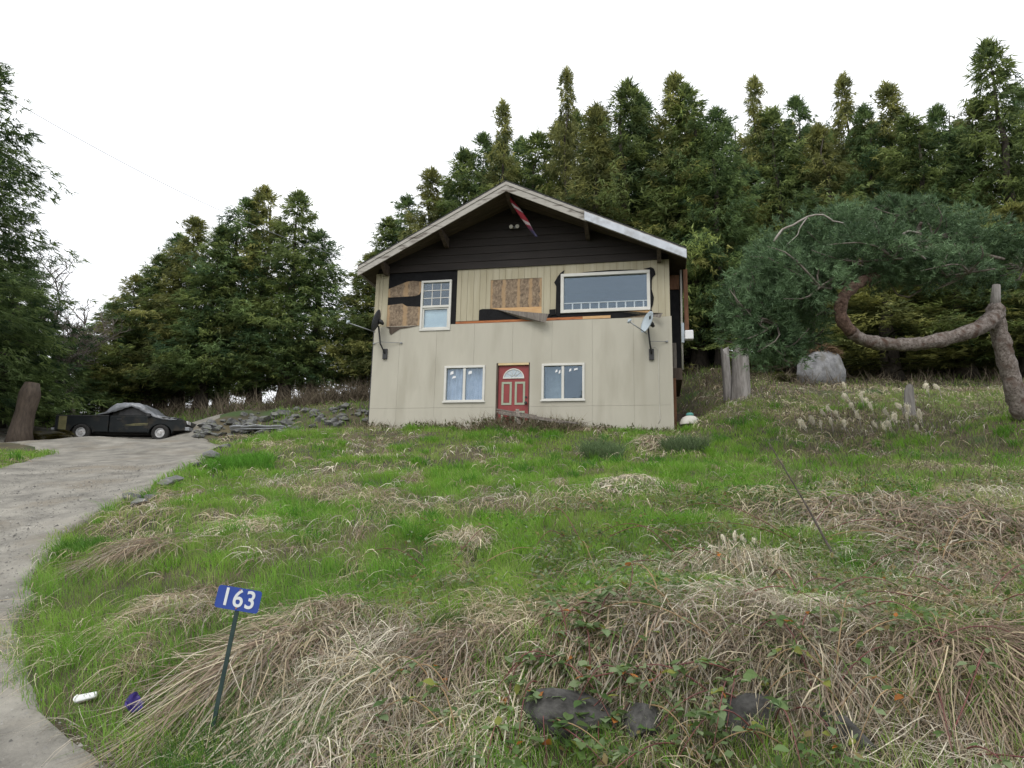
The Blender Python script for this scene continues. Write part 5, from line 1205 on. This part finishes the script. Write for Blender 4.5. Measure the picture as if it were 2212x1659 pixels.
for u0, u1, n, hh, out in ((-.3, 3.8, 900, .34, .9), (3.6, 5.2, 900, .55, 1.2), (5.0, 6.6, 900, .5, 1.3), (6.4, 9.2, 600, .26, .7)):
    uu = rng.uniform(u0, u1, n//9).repeat(9)+rng.normal(0, .07, n//9*9); ww = -.12-out*rng.random(n//9).repeat(9)**1.5; m = len(uu)
    B = np.array([H(a, b, 0) for a, b in zip(uu, ww)]); B[:, 2] = G(B[:, 0], B[:, 1]); h = hh*rng.uniform(.3, 1.3, m)
    d = unit(np.c_[rng.normal(.1, .7, m), rng.normal(-.1, .4, m), np.ones(m)]); d2 = unit(d+np.c_[rng.normal(0, .6, m), rng.normal(0, .4, m), rng.normal(-.4, .5, m)])
    p1 = B+d*h[:, None]*.6; p2 = p1+d2*h[:, None]*.5; s = unit(np.cross(d, rng.normal(0, 1, (m, 3))))*.013/2
    V = np.stack([B-s, B+s, p1+s*.8, p1-s*.8, p2], 1).reshape(-1, 3); ii = np.arange(m)[:, None]*5
    parts.append((V, ii+np.array([[0, 1, 2, 3]]), ii+np.array([[3, 2, 4]]), np.repeat(lerp((.09, .07, .045), (.30, .25, .17), rng.random(m)), 5, 0)))
    k = m//4; t_, q_, c_l = spikes(p1[:k], unit(rng.normal(0, 1, (k, 3))), .5, np.full(k, .09), .05, 2, np.tile([.10, .11, .05], (k, 1)), rng)
    parts.append((t_, None, q_, c_l))
V, Q, T, K = merge(parts); link('house_weeds', np_mesh('house_weeds', V, Q, T, M['straw'], K), label='dry weed stems along the foot of the facade', cat='weeds', kind='stuff')
def fern(X, Y, d, n, L, col, lab, name='fern'):
    p = at(X, Y, d); p[2] = float(G(p[0], p[1])); parts = []
    for i in range(n):
        a = random.uniform(0, 6.28); l = L*random.uniform(.6, 1.15); k = 14; s = np.linspace(.08, 1, k); up_ = random.uniform(.5, .95)
        c0 = np.c_[np.cos(a)*l*s*(.75), np.sin(a)*l*s*.75, l*(up_*s-.75*up_*s*s)]; wl = .13*l*np.sin(np.pi*np.clip(s*.95, 0, 1))+.01
        sd_ = np.array([-math.sin(a), math.cos(a), 0]); fw = np.array([math.cos(a), math.sin(a), 0])*l*.05
        for sg_ in (-1, 1):
            V = np.stack([c0-fw*.5, c0+fw*.5, c0+sd_*(sg_*wl)[:, None]+fw*.6-np.array([0, 0, .02])], 1).reshape(-1, 3)
            parts.append((V, None, np.arange(len(V)).reshape(-1, 3), np.tile(np.array(col)*random.uniform(.7, 1.3), (len(V), 1))))
    V, Q, T, K = merge(parts); link(name, np_mesh(name, V, Q, T, M['leaf'], K), None, tuple(p), label=lab, cat='fern')
fern(95, 940, 25.5, 60, 1.5, (.10, .085, .02), 'yellowing bush of ferns behind the truck tailgate at left')
fern(70, 935, 26, 40, 1.2, (.05, .05, .018), 'dark fern clump by the old trunk at the left edge')
fern(200, 905, 30.5, 40, 1.3, (.085, .11, .035), 'green fern showing above the truck bed, left one')
fern(235, 900, 30.8, 40, 1.4, (.075, .10, .035), 'green fern showing above the truck bed behind the tarpaulin')
fern(1700, 842, 25.5, 45, .9, (.05, .055, .015), 'low olive fern between the stumps and the boulder')
def tuft(X, Y, n, rad, h, col, lab, wd):
    p = hit(X, Y); rr = rad*np.sqrt(rng.random(n)); th = rng.uniform(0, 6.283, n); x = p[0]+rr*np.cos(th); y = p[1]+rr*np.sin(th)
    c = lerp(np.array(col)*.7, np.array(col)*1.3, rng.random(n)); v, q, t, k = blades(x, y, h*rng.uniform(.5, 1.15, n), np.full(n, wd), c, .7)
    link('grass_clump', np_mesh('grass_clump', v-p, q, t, M['grass'], k), None, tuple(p), label=lab, cat='grass clump')
tuft(1300, 985, 1000, .5, .36, (.15, .215, .10), 'bluish green leafy clump below the lower right window', .02)
tuft(1480, 975, 900, .5, .4, (.15, .21, .10), 'bluish green clump right of the grey tussock near the house corner', .02)
tuft(520, 1010, 1800, .7, .32, (.10, .24, .03), 'lush dark green clump at the top of the drive edge', .016)
tuft(180, 1200, 900, .35, .25, (.09, .21, .03), 'deep green clump at the drive edge on the left', .01)
tuft(960, 1365, 500, .15, .16, (.07, .17, .02), 'fresh green clump on the bank among the straw', .005)
tuft(1420, 918, 500, .5, .3, (.09, .19, .03), 'bright grass clump at the right foot of the facade', .016)
tuft(560, 1610, 2500, .6, .2, (.07, .17, .03), 'dark green grass at the foot of the address sign', .006)
# litter of dead bracken on the boulder
r = np.random.default_rng(5); n = 700; th = r.uniform(0, 6.283, n); rr = np.sqrt(r.random(n))
P = np.c_[rr*np.cos(th)*.62, rr*np.sin(th)*.5, .62+.30*(1-rr**1.5)+0*rr]; Dn = unit(np.c_[np.cos(th), np.sin(th), -.35+0*th])
V, T, K = spikes(P, Dn, .4, np.full(n, .26), .05, 3, lerp((.09, .06, .035), (.26, .18, .11), r.random(n)), r)
link('bracken_litter', np_mesh('bracken_litter', V, None, T, M['straw'], K), None, BOULD, label='heap of brown dead bracken lying on top of the boulder', cat='bracken')
# leaning dead stick on the right slope
a_, b_ = hit(1812, 1222), at(1660, 955, 8.6)
MB().tube(sm_path([a_-a_, (b_-a_)*.5+np.array([.05, 0, -.06]), b_-a_], 12), list(np.linspace(.016, .006, 13)), 6).build('dead_stick', M['bark'], None, loc=tuple(a_), label='thin dark dead stick leaning on the right slope', cat='stick')
p = at(1490, 878, 24.5); p[2] = float(G(p[0], p[1]))
MB().box(-1.2, 1.6, -.1, .1, -.1, .35).build('timber', M['dark_wood'], None, bevel=.01, loc=tuple(p), label='dark squared timber lying behind the right corner of the house', cat='timber')
